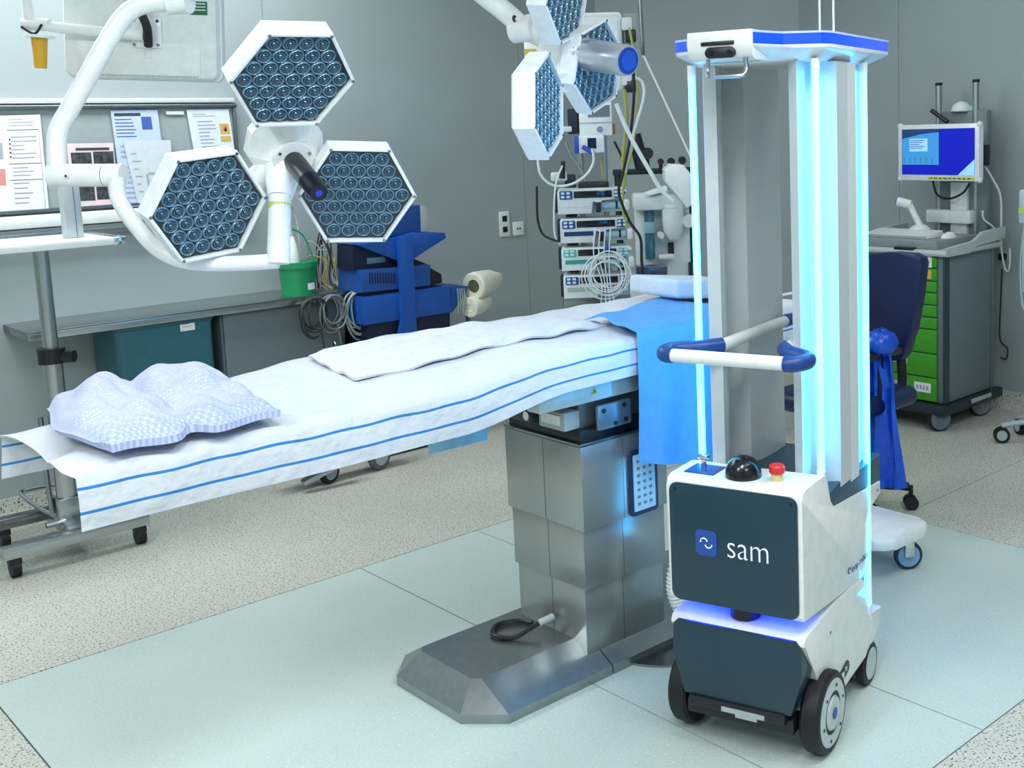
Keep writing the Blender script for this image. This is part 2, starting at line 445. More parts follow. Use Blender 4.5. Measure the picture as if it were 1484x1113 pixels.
# reflector columns
ZB, ZT = 0.655, 1.757
def sheet(poly, th, z0, z1):
    # poly line in (d,l), thickness th
    P = [Vector((a, b_, 0)) for a, b_ in poly]; O = []
    for i, q in enumerate(P):
        t = (P[min(i + 1, len(P) - 1)] - P[max(i - 1, 0)]).normalized(); O.append(q + Vector((-t.y, t.x, 0)) * th)
    pl = [(q.x, q.y) for q in P] + [(q.x, q.y) for q in reversed(O)]
    b = MB(); b.prism(pl, z0, z1); return b
for s in (1, -1):
    pts = [(0.072, 0.100 * s), (0.055, 0.128 * s), (0.090, 0.136 * s), (0.128, 0.120 * s), (0.150, 0.125 * s), (0.172, 0.188 * s), (0.247, 0.188 * s)]
    sheet(pts, 0.003 * (-s), ZB, ZT).build('reflector', ALU2, robot)
    col = [(0.25, 0.105 * s), (0.475, 0.098 * s), (0.475, 0.110 * s), (0.435, 0.160 * s), (0.332, 0.163 * s), (0.315, 0.188 * s), (0.25, 0.188 * s)]
    b = MB(); b.prism(col, ZB - 0.01, ZT, None, 0.0); b.build('column', mat('column_aluminium', 'dbe2e5', 0.34, 0.15, var=0.02), robot)
UVT = mat('lit_tube', 'bff6ff', 0.4, emit=(30, 176, 255), estr=17.0)
LT = [(0.075, 0.170, 0.70), (0.075, -0.170, 0.70), (0.402, 0.180, 0.215), (0.402, -0.180, 0.215)]
for d, l, z0 in LT:
    b = MB(); b.cyl((d, l, z0 + 0.02), (d, l, ZT - 0.02), 0.0095, n=14); tb = b.build('lamp_tube', UVT, robot)
    b = MB(); b.cyl((d, l, z0 - 0.02), (d, l, z0 + 0.024), 0.0115, n=14); b.build('end_cap', PLASTIC, tb)
    b = MB(); b.cyl((d, l, ZT - 0.022), (d, l, ZT + 0.004), 0.0112, n=14); b.build('end_cap', PLASTIC, tb)
# canopy
def canopy(inset, zz):
    h = []
    base = [(-0.105, 0.0), (-0.105, 0.085), (-0.055, 0.098), (0.0, 0.118), (0.025, 0.160), (0.045, 0.198), (0.075, 0.212), (0.30, 0.212), (0.52, 0.212), (0.555, 0.20), (0.57, 0.165), (0.575, 0.0)]
    for d, l in base:
        c = Vector((0.23, 0)); v = Vector((d, l)) - c
        h.append((c.x + v.x * (1 - inset * 0.9), l * (1 - inset)))
    full = [(d, l, zz) for d, l in h] + [(d, -l, zz) for d, l in reversed(h[1:-1])]
    return full
b = MB(); rs = [b.ring([Vector(q) for q in canopy(i, z)]) for i, z in ((0.22, 1.757), (0.20, 1.760), (0.005, 1.785), (0.0, 1.793))]; b.skin(rs); cn = b.build('canopy', RW, robot, sharp=50)
BAND = mat('blue_light_band', '0f3fe6', 0.3, emit='0a45ff', estr=1.0, coat=0.5)
b = MB(); rs = [b.ring([Vector(q) for q in canopy(0.004, z)]) for z in (1.793, 1.819)]; b.skin(rs); b.build('light_band', BAND, robot)
b = MB(); rs = [b.ring([Vector(q) for q in canopy(-0.004, z)]) for z in (1.819, 1.824)]; b.skin(rs); b.build('lid', mat('lid_pale_blue', 'b8cdf2', 0.4), robot)
b = MB()
fpoly = [(-0.118, 1.795), (-0.112, 1.826), (-0.02, 1.826), (-0.02, 1.757), (-0.090, 1.757), (-0.104, 1.765)]
M_ = Matrix(((1, 0, 0, 0), (0, 0, 1, 0), (0, 1, 0, 0), (0, 0, 0, 1))); b.prism(fpoly, -0.085, 0.082, M_, 0.002)
fb_ = b.build('camera_housing', RW, robot)
b = MB(); b.prism([(x + 0.005, y + 1.776) for x, y in rrect(0.078, 0.026, 0.0125)], 0, 0.012, FNX(-0.106), 0.002); cm = b.build('depth_camera', DARKPL, robot)
b = MB(); b.box((-0.112, 0.0, 1.797), (0.016, 0.088, 0.010), 0.003); b.build('camera_hood', DARKPL, cm)
for l in (0.018, -0.03):
    b = MB(); b.cyl((-0.1175, l, 1.776), (-0.1195, l, 1.776), 0.006, n=14); b.build('camera_lens', mat('camera_glass', '0a1020', 0.08), cm)
b = MB(); b.tube([(-0.10, 0.034, 1.76), (-0.10, 0.036, 1.735), (-0.108, 0.030, 1.722), (-0.112, 0.02, 1.72), (-0.112, -0.05, 1.72), (-0.108, -0.061, 1.722), (-0.10, -0.066, 1.735), (-0.10, -0.064, 1.762)], 0.0055, 10, 4); b.build('pull_handle', STEEL, robot)
for px in (1188, 1208):
    q = r_on(px, 46, 2, 1.82)
    b = MB(); b.cyl((0.30, (r_on(px, 40, 0, 0.30)).y, 1.82), (0.30, (r_on(px, 40, 0, 0.30)).y, 2.06), 0.003, n=8); b.build('antenna', PLASTIC, robot)
# handle bar
HZ = 1.04
fr = [(-0.118, 0.145), (-0.118, -0.160)]
b = MB(); b.cyl((-0.118, 0.148, HZ), (-0.118, -0.158, HZ), 0.017, n=18); b.build('handle_bar', PLASTIC, robot)
for s, off in ((1, 0.0), (-1, 0.0)):
    e0 = 0.146 if s > 0 else 0.156
    pts = [(-0.118, e0 * s, HZ), (-0.116, (e0 + 0.02) * s, HZ), (-0.10, (e0 + 0.034) * s, HZ), (-0.072, (e0 + 0.04) * s, HZ), (-0.04, (e0 + 0.024) * s, HZ), (0.0, 0.122 * s, HZ), (0.045, 0.088 * s, HZ)]
    b = MB(); b.tube(pts, 0.020, 14, 5); b.build('handle_corner', mat('handle_blue', '123f86', 0.4), robot)
    b = MB(); b.cyl((0.040, 0.088 * s, HZ), (0.43, 0.074 * s, HZ), 0.016, n=16); b.build('handle_arm', PLASTIC, robot)
    b = MB(); b.tube([(0.43, 0.074 * s, HZ), (0.46, 0.073 * s, HZ), (0.48, 0.06 * s, HZ)], 0.0185, 12, 4); b.build('handle_corner', MATS['handle_blue'], robot)
b = MB(); b.cyl((0.487, 0.06, HZ), (0.487, -0.06, HZ), 0.016, n=16); b.build('handle_bar', PLASTIC, robot)
# wheels
HUB = mat('wheel_disc', 'c2cbcc', 0.35, 0.4)
for s in (1, -1):
    wx, wz, R_ = 0.018, 0.105, 0.105
    b = MB(); ax = (0, -s, 0); c = (wx, -s * 0.0, wz)
    b.lathe([(0.085, 0.160), (0.098, 0.160), (R_, 0.168), (R_, 0.206), (0.098, 0.214), (0.085, 0.214)], (wx, 0, wz), (0, s, 0), 36); wh = b.build('drive_wheel', BLACK, robot)
    b = MB(); b.lathe([(0.087, 0.17), (0.087, 0.214), (0.083, 0.217), (0.058, 0.217), (0.054, 0.213), (0.045, 0.213), (0.041, 0.219), (0.0005, 0.22)], (wx, 0, wz), (0, s, 0), 36); b.build('wheel_disc', HUB, wh)
    b = MB(); b.cyl((wx, s * 0.219, wz), (wx, s * 0.2215, wz), 0.015, n=16); b.build('emblem', LOGOB, wh)
    for k in range(6):
        a = k * PI / 3 + 0.2; b = MB(); b.cyl((wx + 0.07 * math.cos(a), s * 0.214, wz + 0.07 * math.sin(a)), (wx + 0.07 * math.cos(a), s * 0.2185, wz + 0.07 * math.sin(a)), 0.0045, n=8); b.build('bolt', DARKPL, wh)
    # rear casters: pair of slim wheels
    b = MB(); b.cyl((0.40, s * 0.13, 0.10), (0.40, s * 0.13, 0.14), 0.035, n=16); b.box((0.41, s * 0.13, 0.085), (0.05, 0.03, 0.04), 0.005); b.build('caster_fork', DARKPL, robot)
    for off in (-0.028, 0.028):
        b = MB(); b.lathe([(0.045, -0.014), (0.058, -0.014), (0.062, -0.01), (0.062, 0.01), (0.058, 0.014), (0.045, 0.014)], (0.40, s * (0.145 + off), 0.062), (0, 1, 0), 28); cw = b.build('caster_wheel', BLACK, robot)
        b = MB(); b.lathe([(0.046, -0.016), (0.03, -0.0165), (0.02, -0.013), (0.0005, -0.013)], (0.40, s * (0.145 + off), 0.062), (0, 1, 0), 24); b.lathe([(0.046, 0.016), (0.03, 0.0165), (0.02, 0.013), (0.0005, 0.013)], (0.40, s * (0.145 + off), 0.062), (0, 1, 0), 24); b.build('wheel_disc', HUB, cw)
# socket recess on the side behind the wheel
b = MB(); b.prism([(x, y) for x, y in rrect(0.10, 0.034, 0.0165)], 0, 0.004, frame((0.165, -HW + 0.001, 0.135), (1, 0, 0.25), (0, 0, 1))); so = b.build('socket_recess', DARKPL, robot)
b = MB(); b.box((0.155, -HW - 0.004, 0.135), (0.022, 0.006, 0.022), 0.002); b.box((0.18, -HW - 0.004, 0.146), (0.012, 0.006, 0.012), 0.002); b.build('plug', CHROME, so)
# ------------------------------------------------------------------ operating table
TY = 2.685
table = thing('operating_table', 'stainless steel operating table with telescopic column and flat angular base', 'operating table', (2.15, TY, 0))
TI = Vector((2.15, TY, 0))
def L(p): return Vector(p) - TI
# base plinth: low rim, sloping sides, flat ridge
BZ = 0.095
x0, x1 = 1.60, 2.95
y0, y1 = 2.42, 2.95
def plinth(xa, xb, end):
    b = MB()
    rim = 0.028
    ch = 0.10 if end else 0.0
    lo = [(xa + (0.09 if end else 0), y0), (xb, y0), (xb, y1), (xa + (0.09 if end else 0), y1)] + ([(xa, y1 - ch), (xa, y0 + ch)] if end else [])
    hi = [(xa + (0.085 if end else 0), y0 + 0.115), (xb, y0 + 0.115), (xb, y1 - 0.115), (xa + (0.085 if end else 0), y1 - 0.115)] + ([(xa + 0.065, y1 - 0.135), (xa + 0.065, y0 + 0.135)] if end else [])
    A = b.ring([L((x, y, 0.0)) for x, y in lo]); B = b.ring([L((x, y, rim)) for x, y in lo]); C = b.ring([L((x, y, BZ)) for x, y in hi])
    b.skin([A, B, C]); return b
plinth(x0, 2.068, True).build('base_foot', mat('base_steel', '9aa0a2', 0.24, 0.86, var=0.08, scale=40), table, sharp=15)
plinth(2.072, x1, False).build('base_foot', MATS['base_steel'], table, sharp=15)
# column, three telescoping steel sections
cx0, cy0 = 2.010, 2.453
cx1 = ony(950, 800, cy0).x + 0.06; cy1 = 2.82
b = MB()
secs = [(0.06, 0.27, 0.022), (0.265, 0.452, 0.012), (0.448, 0.70, 0.0)]
CST = mat('column_steel', 'a6aba8', 0.28, 0.72, var=0.07, scale=8, aniso=(1, 1, 0.2))
for i, (za, zb, ins) in enumerate(secs):
    b = MB(); b.box(L(((cx0 + cx1) / 2, (cy0 + cy1) / 2, (za + zb) / 2)), (cx1 - cx0 - ins, cy1 - cy0 - 2 * ins, zb - za), 0.002); sec = b.build('column_section', CST, table)
    b = MB(); b.box(L((cx0 - 0.0002 + ins / 2, 2.63, (za + zb) / 2)), (0.002, 0.0010, zb - za - 0.002)); b.build('seam', STEELD, sec)
    b = MB(); b.box(L((cx0 + 0.16, cy0 + ins - 0.0002, (za + zb) / 2)), (0.0010, 0.002, zb - za - 0.002)); b.build('seam', STEELD, sec)
b = MB(); b.box(L(((cx0 + cx1) / 2 + 0.004, (cy0 + cy1) / 2, 0.722)), (cx1 - cx0 - 0.01, cy1 - cy0 - 0.02, 0.05), 0.008); b.build('bellows_collar', DARKPL, table)
b = MB(); b.box(L(((cx0 + cx1) / 2, (cy0 + cy1) / 2, 0.706)), (cx1 - cx0 + 0.004, cy1 - cy0 + 0.004, 0.008), 0.002); b.build('collar_trim', STEELD, table)
# head mechanism between column and table top
b = MB(); b.box(L((2.20, 2.64, 0.80)), (0.33, 0.31, 0.12), 0.01); b.build('tilt_block', mat('grey_casting', '6e787b', 0.45, 0.6), table)
q0 = L((cx0 + 0.01, cy0 + 0.05, 0.775))
b = MB(); b.box(q0 + Vector((-0.012, 0.04, 0)), (0.06, 0.12, 0.055), 0.006); g1 = b.build('gear_housing', GREYPL, table)
b = MB(); b.box(q0 + Vector((-0.044, 0.04, 0.004)), (0.003, 0.085, 0.028)); b.build('label_plate', PAPER, g1)
b = MB(); b.box(q0 + Vector((-0.01, 0.20, -0.005)), (0.075, 0.14, 0.045), 0.01); g2 = b.build('gear_housing', mat('dark_casting', '3b4348', 0.4, 0.5), table)
b = MB(); b.cyl(q0 + Vector((-0.05, 0.15, -0.004)), q0 + Vector((-0.046, 0.15, -0.004)), 0.014, n=16); b.build('bolt', CHROME, g2)
hp = [(1.999, 0.79), (2.19, 0.80), (2.19, 0.735), (2.075, 0.745), (2.05, 0.765)]
b = MB(); b.box(L((2.13, cy0 - 0.012, 0.778)), (0.13, 0.016, 0.075), 0.006); hg = b.build('hinge_plate', mat('blue_grey_plate', '7d93a3', 0.35, 0.7), table)
for dx, dz in ((-0.045, 0.02), (0.035, 0.024), (0.0, -0.025), (0.04, -0.02)):
    b = MB(); b.cyl(L((2.13 + dx, cy0 - 0.019, 0.778 + dz)), L((2.13 + dx, cy0 - 0.024, 0.778 + dz)), 0.007, n=10); b.build('bolt', DARKPL, hg)
b = MB(); b.box(L((2.08, 2.47, 0.858)), (0.44, 0.06, 0.055), 0.005); sr = b.build('side_beam', mat('pale_beam', 'c5d4d2', 0.35, 0.3), table)
c = L((2.06, 2.4395, 0.860))
b = MB(); b.prism([(-0.012, -0.009), (0.012, -0.009), (0, 0.012)], 0, 0.001, FACE_NY(c)); wt = b.build('warning_sign', mat('warning_yellow', 'd8d23a', 0.5), sr)
b = MB(); b.prism([(-0.002, -0.005), (0.002, -0.005), (0.003, 0.004), (-0.003, 0.004)], 0, 0.0016, FACE_NY(c)); b.build('warning_mark', INK, wt)
# top frame and pads
b = MB(); b.box(L((1.92, TY, 0.872)), (1.80, 0.46, 0.035), 0.004); b.build('top_frame', STEELD, table)
for xa, xb in ((0.80, 1.33), (1.335, 2.30), (2.305, 2.95)):
    b = MB(); b.box(L(((xa + xb) / 2, TY, 0.921)), (xb - xa, 0.515, 0.062), 0.018, seg=3); b.build('mattress_pad', DARKPL, table)
# cyan side plate under the near rail
pa = [ony(620, 628, 2.60), ony(704, 607, 2.60), ony(705, 638, 2.60), ony(622, 658, 2.60)]
xm = (pa[0].x + pa[1].x) / 2; zm0 = (pa[2].z + pa[3].z) / 2
b = MB(); b.box(L((xm, 2.60, (zm0 + 0.86) / 2)), (pa[1].x - pa[0].x, 0.008, 0.86 - zm0), 0.002); b.build('side_plate', mat('pale_blue_plate', '8fc4dc', 0.3, 0.2), table)
# keypad on the column
k0 = ony(910, 655, cy0 - 0.003); k1 = ony(950, 737, cy0 - 0.003)
kc = L(((k0.x + k1.x) / 2 + 0.004, cy0 - 0.001, (k0.z + k1.z) / 2)); kw, kh = k1.x - k0.x + 0.008, k0.z - k1.z
b = MB(); b.prism(rrect(kw, kh, 0.012), 0, 0.008, FACE_NY(kc), 0.002); kp = b.build('keypad_frame', mat('keypad_navy', '17325e', 0.35), table)
b = MB(); b.prism(rrect(kw - 0.025, kh - 0.028, 0.004), 0.007, 0.0095, FACE_NY(kc)); b.build('keypad', mat('keypad_foil', 'b9d8e4', 0.3), kp)
b = MB()
for i in range(7):
    for j in (-1, 0, 1):
        b.prism(rrect(0.012, 0.009, 0.002, 2), 0.009, 0.0102, FACE_NY(kc) @ Matrix.Translation((j * 0.024, (i - 3) * 0.022, 0)))
kb = b.build('keypad_print', mat('keypad_ink', '5d86a0', 0.5), kp); kb['kind'] = 'stuff'
# power cable looped on the base
pts = [fl(786, 902, 0.13), fl(765, 912, 0.115), fl(735, 916, 0.10), fl(718, 908, 0.102), fl(727, 898, 0.10), fl(755, 893, 0.10), fl(772, 894, 0.10)]
pts = [Vector((2.005, 2.62, 0.14)), Vector((1.95, 2.64, 0.125)), Vector((1.89, 2.66, 0.104)), Vector((1.86, 2.72, 0.104)), Vector((1.91, 2.77, 0.104)), Vector((1.97, 2.745, 0.104)), Vector((1.99, 2.70, 0.104))]
b = MB(); b.tube([L(p) for p in pts], 0.0075, 10, 6); b.build('power_cable', DARKPL, table)
b = MB(); b.cyl(L((2.012, 2.62, 0.142)), L((1.965, 2.632, 0.132)), 0.011, n=12); b.build('cable_gland', GREYPL, table)
pc = fl(930, 953)
b = MB(); b.cyl((pc.x + 0.17, pc.y + 0.07, 0.001), (pc.x + 0.17, pc.y + 0.07, 0.008), 0.24, n=40); b.build('floor_plate', STEELD)
tag(bpy.data.objects['floor_plate'], 'round dark steel plate on the floor beside the table base', 'floor plate')

# white sheet with two blue stripes, hanging over both long sides
def stripes_mat():
    M = bpy.data.materials.new('striped_sheet'); M.use_nodes = True; nt = M.node_tree; b = nt.nodes['Principled BSDF']
    uv = nt.nodes.new('ShaderNodeUVMap'); uv.uv_map = 'UVMap'
    sp = nt.nodes.new('ShaderNodeSeparateXYZ'); nt.links.new(uv.outputs[0], sp.inputs[0])
    tot = None
    for c in (0.30, 0.70):
        s = nt.nodes.new('ShaderNodeMath'); s.operation = 'SUBTRACT'; nt.links.new(sp.outputs[1], s.inputs[0]); s.inputs[1].default_value = c
        a = nt.nodes.new('ShaderNodeMath'); a.operation = 'ABSOLUTE'; nt.links.new(s.outputs[0], a.inputs[0])
        l = nt.nodes.new('ShaderNodeMath'); l.operation = 'LESS_THAN'; nt.links.new(a.outputs[0], l.inputs[0]); l.inputs[1].default_value = 0.026
        if tot is None: tot = l
        else:
            ad = nt.nodes.new('ShaderNodeMath'); ad.operation = 'ADD'; nt.links.new(tot.outputs[0], ad.inputs[0]); nt.links.new(l.outputs[0], ad.inputs[1]); tot = ad
    mx = nt.nodes.new('ShaderNodeMix'); mx.data_type = 'RGBA'; nt.links.new(tot.outputs[0], mx.inputs[0])
    mx.inputs[6].default_value = lin('d3d8df'); mx.inputs[7].default_value = lin('2f7fc2')
    nt.links.new(mx.outputs[2], b.inputs['Base Color']); b.inputs['Roughness'].default_value = 0.75
    n = nt.nodes.new('ShaderNodeTexNoise'); n.inputs['Scale'].default_value = 14; n.inputs['Detail'].default_value = 3
    tc = nt.nodes.new('ShaderNodeTexCoord'); nt.links.new(tc.outputs['Object'], n.inputs['Vector'])
    bp = nt.nodes.new('ShaderNodeBump'); bp.inputs['Strength'].default_value = 0.5; bp.inputs['Distance'].default_value = 0.03
    nt.links.new(n.outputs[0], bp.inputs['Height']); nt.links.new(bp.outputs[0], b.inputs['Normal'])
    return M
def sstep(a, b_, x):
    t = max(0, min(1, (x - a) / (b_ - a))); return t * t * (3 - 2 * t)
def topz(x, y):
    k = (y - 2.42) / 0.53
    z = 0.965 + 0.037 * sstep(1.45, 2.0, x) + (0.048 * sstep(1.0, 1.6, x) - 0.034 * sstep(1.6, 2.05, x)) * max(0, min(1, k)) ** 1.3 - 0.02 * sstep(1.1, 0.7, x) * max(0, k)
    z += 0.003 * math.sin(x * 17 + y * 9) * math.sin(y * 14) + 0.0018 * math.sin(x * 41 - y * 23)
    return z
P = []; UVs = []
NX = 120
for i in range(NX + 1):
    x = 0.672 + (2.96 - 0.672) * i / NX
    row = []; uv = []
    end = sstep(0.13, 0.0, i / NX * 2.25)
    # far flap from hem upwards, across the top, near flap down to the hem
    for j in range(8):
        t = j / 8
        row.append(Vector((x + 0.01 * t * end, 2.962 + 0.006 * math.sin(x * 11 + t * 2) * (1 - t), 0.832 + (topz(x, 2.95) - 0.832) * t))); uv.append((x, 1 - t))
    for j in range(17):
        t = j / 16; y = 2.956 - t * (2.956 - 2.415)
        crn = 0.006 * (abs(2 * t - 1) ** 8)
        sag = -0.035 * end * math.sin(PI * min(1, t * 1.15)) ** 2 if t < 0.87 else 0
        row.append(Vector((x + 0.035 * end * math.sin(t * PI * 1.5) * (1 if t < 0.7 else 0.6), y, topz(x, y) - crn + sag))); uv.append((x, 0.0))
    for j in range(1, 9):
        t = j / 8
        row.append(Vector((x, 2.406 - 0.008 * math.sin(t * 2.5) + 0.005 * math.sin(x * 9) * t, topz(x, 2.42) - 0.004 - (topz(x, 2.42) - 0.004 - 0.838 - 0.052 * sstep(1.58, 1.95, x)) * t))); uv.append((x, t))
    P.append(row); UVs.append(uv)
b = MB(); b.grid(P, 0.0018, UVs); sh = b.build('bed_sheet', stripes_mat(), None, sharp=80)
tag(sh, 'long white sheet with two blue stripes hanging over the operating table', 'sheet')

# white quilted pad on the sheet
LINEN = mat('white_linen', 'd9dbe2', 0.85, bump=0.3, bscale=60)
qa, qb, qc, qd = fl(448, 515, 1.012), fl(800, 460, 1.02), fl(880, 482, 0.992), fl(515, 545, 0.995)
P = []
for i in range(41):
    row = []
    for j in range(21):
        u, v = i / 40, j / 20
        p = qa * (1 - u) * (1 - v) + qb * u * (1 - v) + qc * u * v + qd * (1 - u) * v
        x, y = p.x, min(p.y, 2.95); e = min(u, 1 - u, v, 1 - v)
        z = topz(x, y) + 0.006 + 0.012 * sstep(0, 0.08, e) + 0.004 * math.sin(u * 14 + v * 3) * math.sin(v * 8) + 0.003 * math.sin(u * 31 + v * 19)
        row.append(Vector((x, y, z)))
    P.append(row)
b = MB(); b.grid(P, 0.008); tag(b.build('quilted_pad', LINEN, None, sharp=80), 'wrinkled white quilted pad lying on the middle of the striped sheet', 'bed pad')

# light blue sheet at the head end, hanging over the near side
BLUECL = mat('light_blue_cloth', '5fa4e2', 0.8, var=0.06, bump=0.3, bscale=40)
P = []
for i in range(31):
    u = i / 30; row = []
    for j in range(29):
        t = j / 28
        x = 2.185 + 0.44 * u
        if t < 0.5:
            s = t / 0.5; yt = 2.62 + 0.12 * u; y = yt - s * (yt - 2.402); x = x - 0.10 * (1 - s) * (1 - u) * (0.6 + 0.4 * math.cos(s * 5)) * 0 + 0.02 * math.sin(s * 6) * (1 - u)
            z = topz(x, y) + 0.026 + 0.003 * math.sin(u * 9 + s * 7) - 0.01 * sstep(0.9, 1, s) + 0.012 * math.exp(-((u * 9) ** 2)) * math.sin(s * PI)
        else:
            s = (t - 0.5) / 0.5
            zend = 0.628 - 0.07 * min(1, u / 0.6)
            y = 2.388 + 0.012 * math.sin(u * 17 + s * 1.5) * s - 0.004 * math.sin(s * 3)
            zt_ = topz(x, 2.42) + 0.014; z = zt_ - (zt_ - zend) * s
        row.append(Vector((x, y, z)))
    P.append(row)
b = MB(); b.grid(P, 0.002); tag(b.build('blue_drape', BLUECL, None, sharp=80), 'light blue cloth draped over the head end and hanging down beside the robot', 'drape')
# head cushion
b = MB(); c = (2.665, 2.77, 1.055)
b.box((0, 0, 0), (0.32, 0.26, 0.062), 0.015, seg=3)
M_ = Matrix.Translation((2.745, 2.73, 1.060)) @ Matrix.Rotation(math.radians(-4), 4, 'Z') @ Matrix.Rotation(math.radians(7), 4, 'Y')
tag(b.build('head_cushion', mat('cushion_cover', 'cfdcea', 0.7, bump=0.25, bscale=120), None, M=M_), 'flat pale blue-white cushion resting at the head end of the table', 'cushion')

# crumpled patterned blanket at the foot end
def blanket_mat():
    M = bpy.data.materials.new('waffle_blanket'); M.use_nodes = True; nt = M.node_tree; b = nt.nodes['Principled BSDF']
    uv = nt.nodes.new('ShaderNodeUVMap'); uv.uv_map = 'UVMap'
    v = nt.nodes.new('ShaderNodeTexBrick'); v.offset = 0.5
    v.inputs['Scale'].default_value = 36; v.inputs['Mortar Size'].default_value = 0.028; v.inputs['Brick Width'].default_value = 0.5; v.inputs['Row Height'].default_value = 0.38
    v.inputs['Color1'].default_value = lin('d2d5ea'); v.inputs['Color2'].default_value = lin('c2c8e4'); v.inputs['Mortar'].default_value = lin('a9b4dd')
    nt.links.new(uv.outputs[0], v.inputs['Vector'])
    sp = nt.nodes.new('ShaderNodeSeparateXYZ'); nt.links.new(uv.outputs[0], sp.inputs[0])
    mr = nt.nodes.new('ShaderNodeMapRange'); mr.inputs[1].default_value = 0.50; mr.inputs[2].default_value = 0.66; nt.links.new(sp.outputs[1], mr.inputs[0])
    ck = nt.nodes.new('ShaderNodeTexChecker'); ck.inputs['Scale'].default_value = 58; nt.links.new(uv.outputs[0], ck.inputs['Vector'])
    ml = nt.nodes.new('ShaderNodeMath'); ml.operation = 'MULTIPLY'; nt.links.new(mr.outputs[0], ml.inputs[0]); nt.links.new(ck.outputs[1], ml.inputs[1])
    mx = nt.nodes.new('ShaderNodeMix'); mx.data_type = 'RGBA'; nt.links.new(ml.outputs[0], mx.inputs[0]); nt.links.new(v.outputs[0], mx.inputs[6]); mx.inputs[7].default_value = lin('a6b6e4')
    nt.links.new(mx.outputs[2], b.inputs['Base Color']); b.inputs['Roughness'].default_value = 0.9
    bp = nt.nodes.new('ShaderNodeBump'); bp.inputs['Strength'].default_value = 0.6; bp.inputs['Distance'].default_value = 0.004; bp.invert = True
    nt.links.new(v.outputs['Fac'], bp.inputs['Height']); nt.links.new(bp.outputs[0], b.inputs['Normal'])
    return M
A_, B_, C_, D_ = fl(56, 604, 0.955), fl(300, 565, 0.985), fl(408, 606, 0.985), fl(150, 668, 0.975)
P = []; UVs = []
NI, NJ = 60, 40
for i in range(NI + 1):
    row = []; uv = []
    for j in range(NJ + 1):
        u, v = i / NI, j / NJ
        p = A_ * (1 - u) * (1 - v) + B_ * u * (1 - v) + C_ * u * v + D_ * (1 - u) * v
        # notch in the near edge, wavy outline
        x = p.x + 0.018 * math.sin(v * 7 + 1) * (1 - u); y = p.y + 0.05 * math.exp(-((u - 0.48) / 0.07) ** 2) * sstep(0.72, 1.0, v) + 0.012 * math.sin(u * 9) * v
        e = min(u, 1 - u, (1 - v), v * 1.0)
        h = 0.020 + 0.022 * sstep(0, 0.07, e)
        h += 0.045 * math.exp(-(((u - 0.28) / 0.16) ** 2 + ((v - 0.25) / 0.28) ** 2))
        h += 0.058 * math.exp(-(((u - 0.74) / 0.26) ** 2 + ((v - 0.25) / 0.32) ** 2))
        h -= 0.03 * math.exp(-(((u - 0.50) / 0.055) ** 2 + ((v - 0.38) / 0.22) ** 2))
        h += 0.007 * math.sin(u * 21 + v * 9) * sstep(0, 0.2, e) + 0.004 * math.sin(u * 37 - v * 24) * sstep(0, 0.15, e)
        h += 0.02 * math.exp(-((v - 0.62 - 0.1 * math.sin(u * 7)) / 0.06) ** 2) * sstep(0, 0.1, e)
        h -= 0.012 * sstep(0.86, 1.0, v)
        row.append(Vector((x, min(y, 2.955), max(topz(x, min(y, 2.95)) + 0.020, topz(x, min(y, 2.95)) + h)))); uv.append((u * 1.0, v * 0.7))
    P.append(row); UVs.append(uv)
b = MB(); b.grid(P, 0.016, UVs); tag(b.build('blanket', blanket_mat(), None, sharp=80), 'crumpled lavender patterned blanket lying on the foot end of the table', 'blanket')
# ------------------------------------------------------------------ surgical lamps
LENSG = mat('lens_glass', '264e64', 0.08, 0.4, var=0.3, scale=160, coat=1.0)
LENSD = mat('lens_bed', '12293a', 0.25, var=0.2, scale=40, coat=0.5)
RINGM = mat('lens_ring', '8fb4c8', 0.22, 0.45)
def lens_mesh():
    b = MB(); b.lathe([(0.0192, 0.0), (0.0188, 0.005), (0.0165, 0.0085), (0.0148, 0.006), (0.0128, 0.001)], n=18); r = b
    b.bm.faces.ensure_lookup_table()
    return b.mesh('lens', RINGM, 60)
def core_mesh():
    b = MB(); b.lathe([(0.0142, 0.001), (0.0128, 0.006), (0.0095, 0.0085), (0.0070, 0.0070), (0.0052, 0.0105), (0.0030, 0.0125), (0.0003, 0.0130)], n=14); return b.mesh('lens_core', LENSG, 80)
LENS, CORE = lens_mesh(), core_mesh()
HEXA = [k * PI / 3 for k in range(6)]
def hexr(r, rot=0.0): return [(r * math.cos(a + rot), r * math.sin(a + rot)) for a in HEXA]
def lamp_head(parent, c, U, V, R=0.150, depth=0.062, back=0.97, glasscolor=None):
    # local x = U (towards a corner), y = -V, z = out of the face
    M = frame(c, U, -Vector(V))
    b = MB(); rs = [b.ring([Vector((x, y, z)) for x, y in hexr(r)]) for r, z in ((R * back, -depth), (R * 1.015, -depth * 0.88), (R * 1.02, -0.004), (R * 1.015, 0.002), (R * 0.99, 0.004), (R * 0.955, 0.003), (R * 0.95, -0.012))]
    b.skin(rs, cap1=True); h = b.build('lamp_head', WHITE, parent, M=M)
    b = MB(); b.prism(hexr(R * 0.95), -0.0125, -0.0105); b.build('reflector_bed', LENSD, h)
    for k in range(6):
        a = HEXA[k]; p = Vector((R * 0.972 * math.cos(a), R * 0.972 * math.sin(a), 0.0036))
        b = MB(); b.cyl(p, p + Vector((0, 0, 0.0012)), 0.0042, n=10); b.build('screw', STEELD, h)
    sp = R * 0.95 * 2 / 7.45
    for row in range(-3, 4):
        n = 7 - abs(row)
        for i in range(n):
            x = (i - (n - 1) / 2) * sp; y = row * sp * 0.866
            o = put('lens', LENS, h, Matrix.Translation((x, y, -0.0105)) @ Matrix.Diagonal((R / 0.152,) * 2 + (1, 1)))
            o2 = put('lens_core', CORE, h, Matrix.Translation((x, y, -0.0105)))
    return h
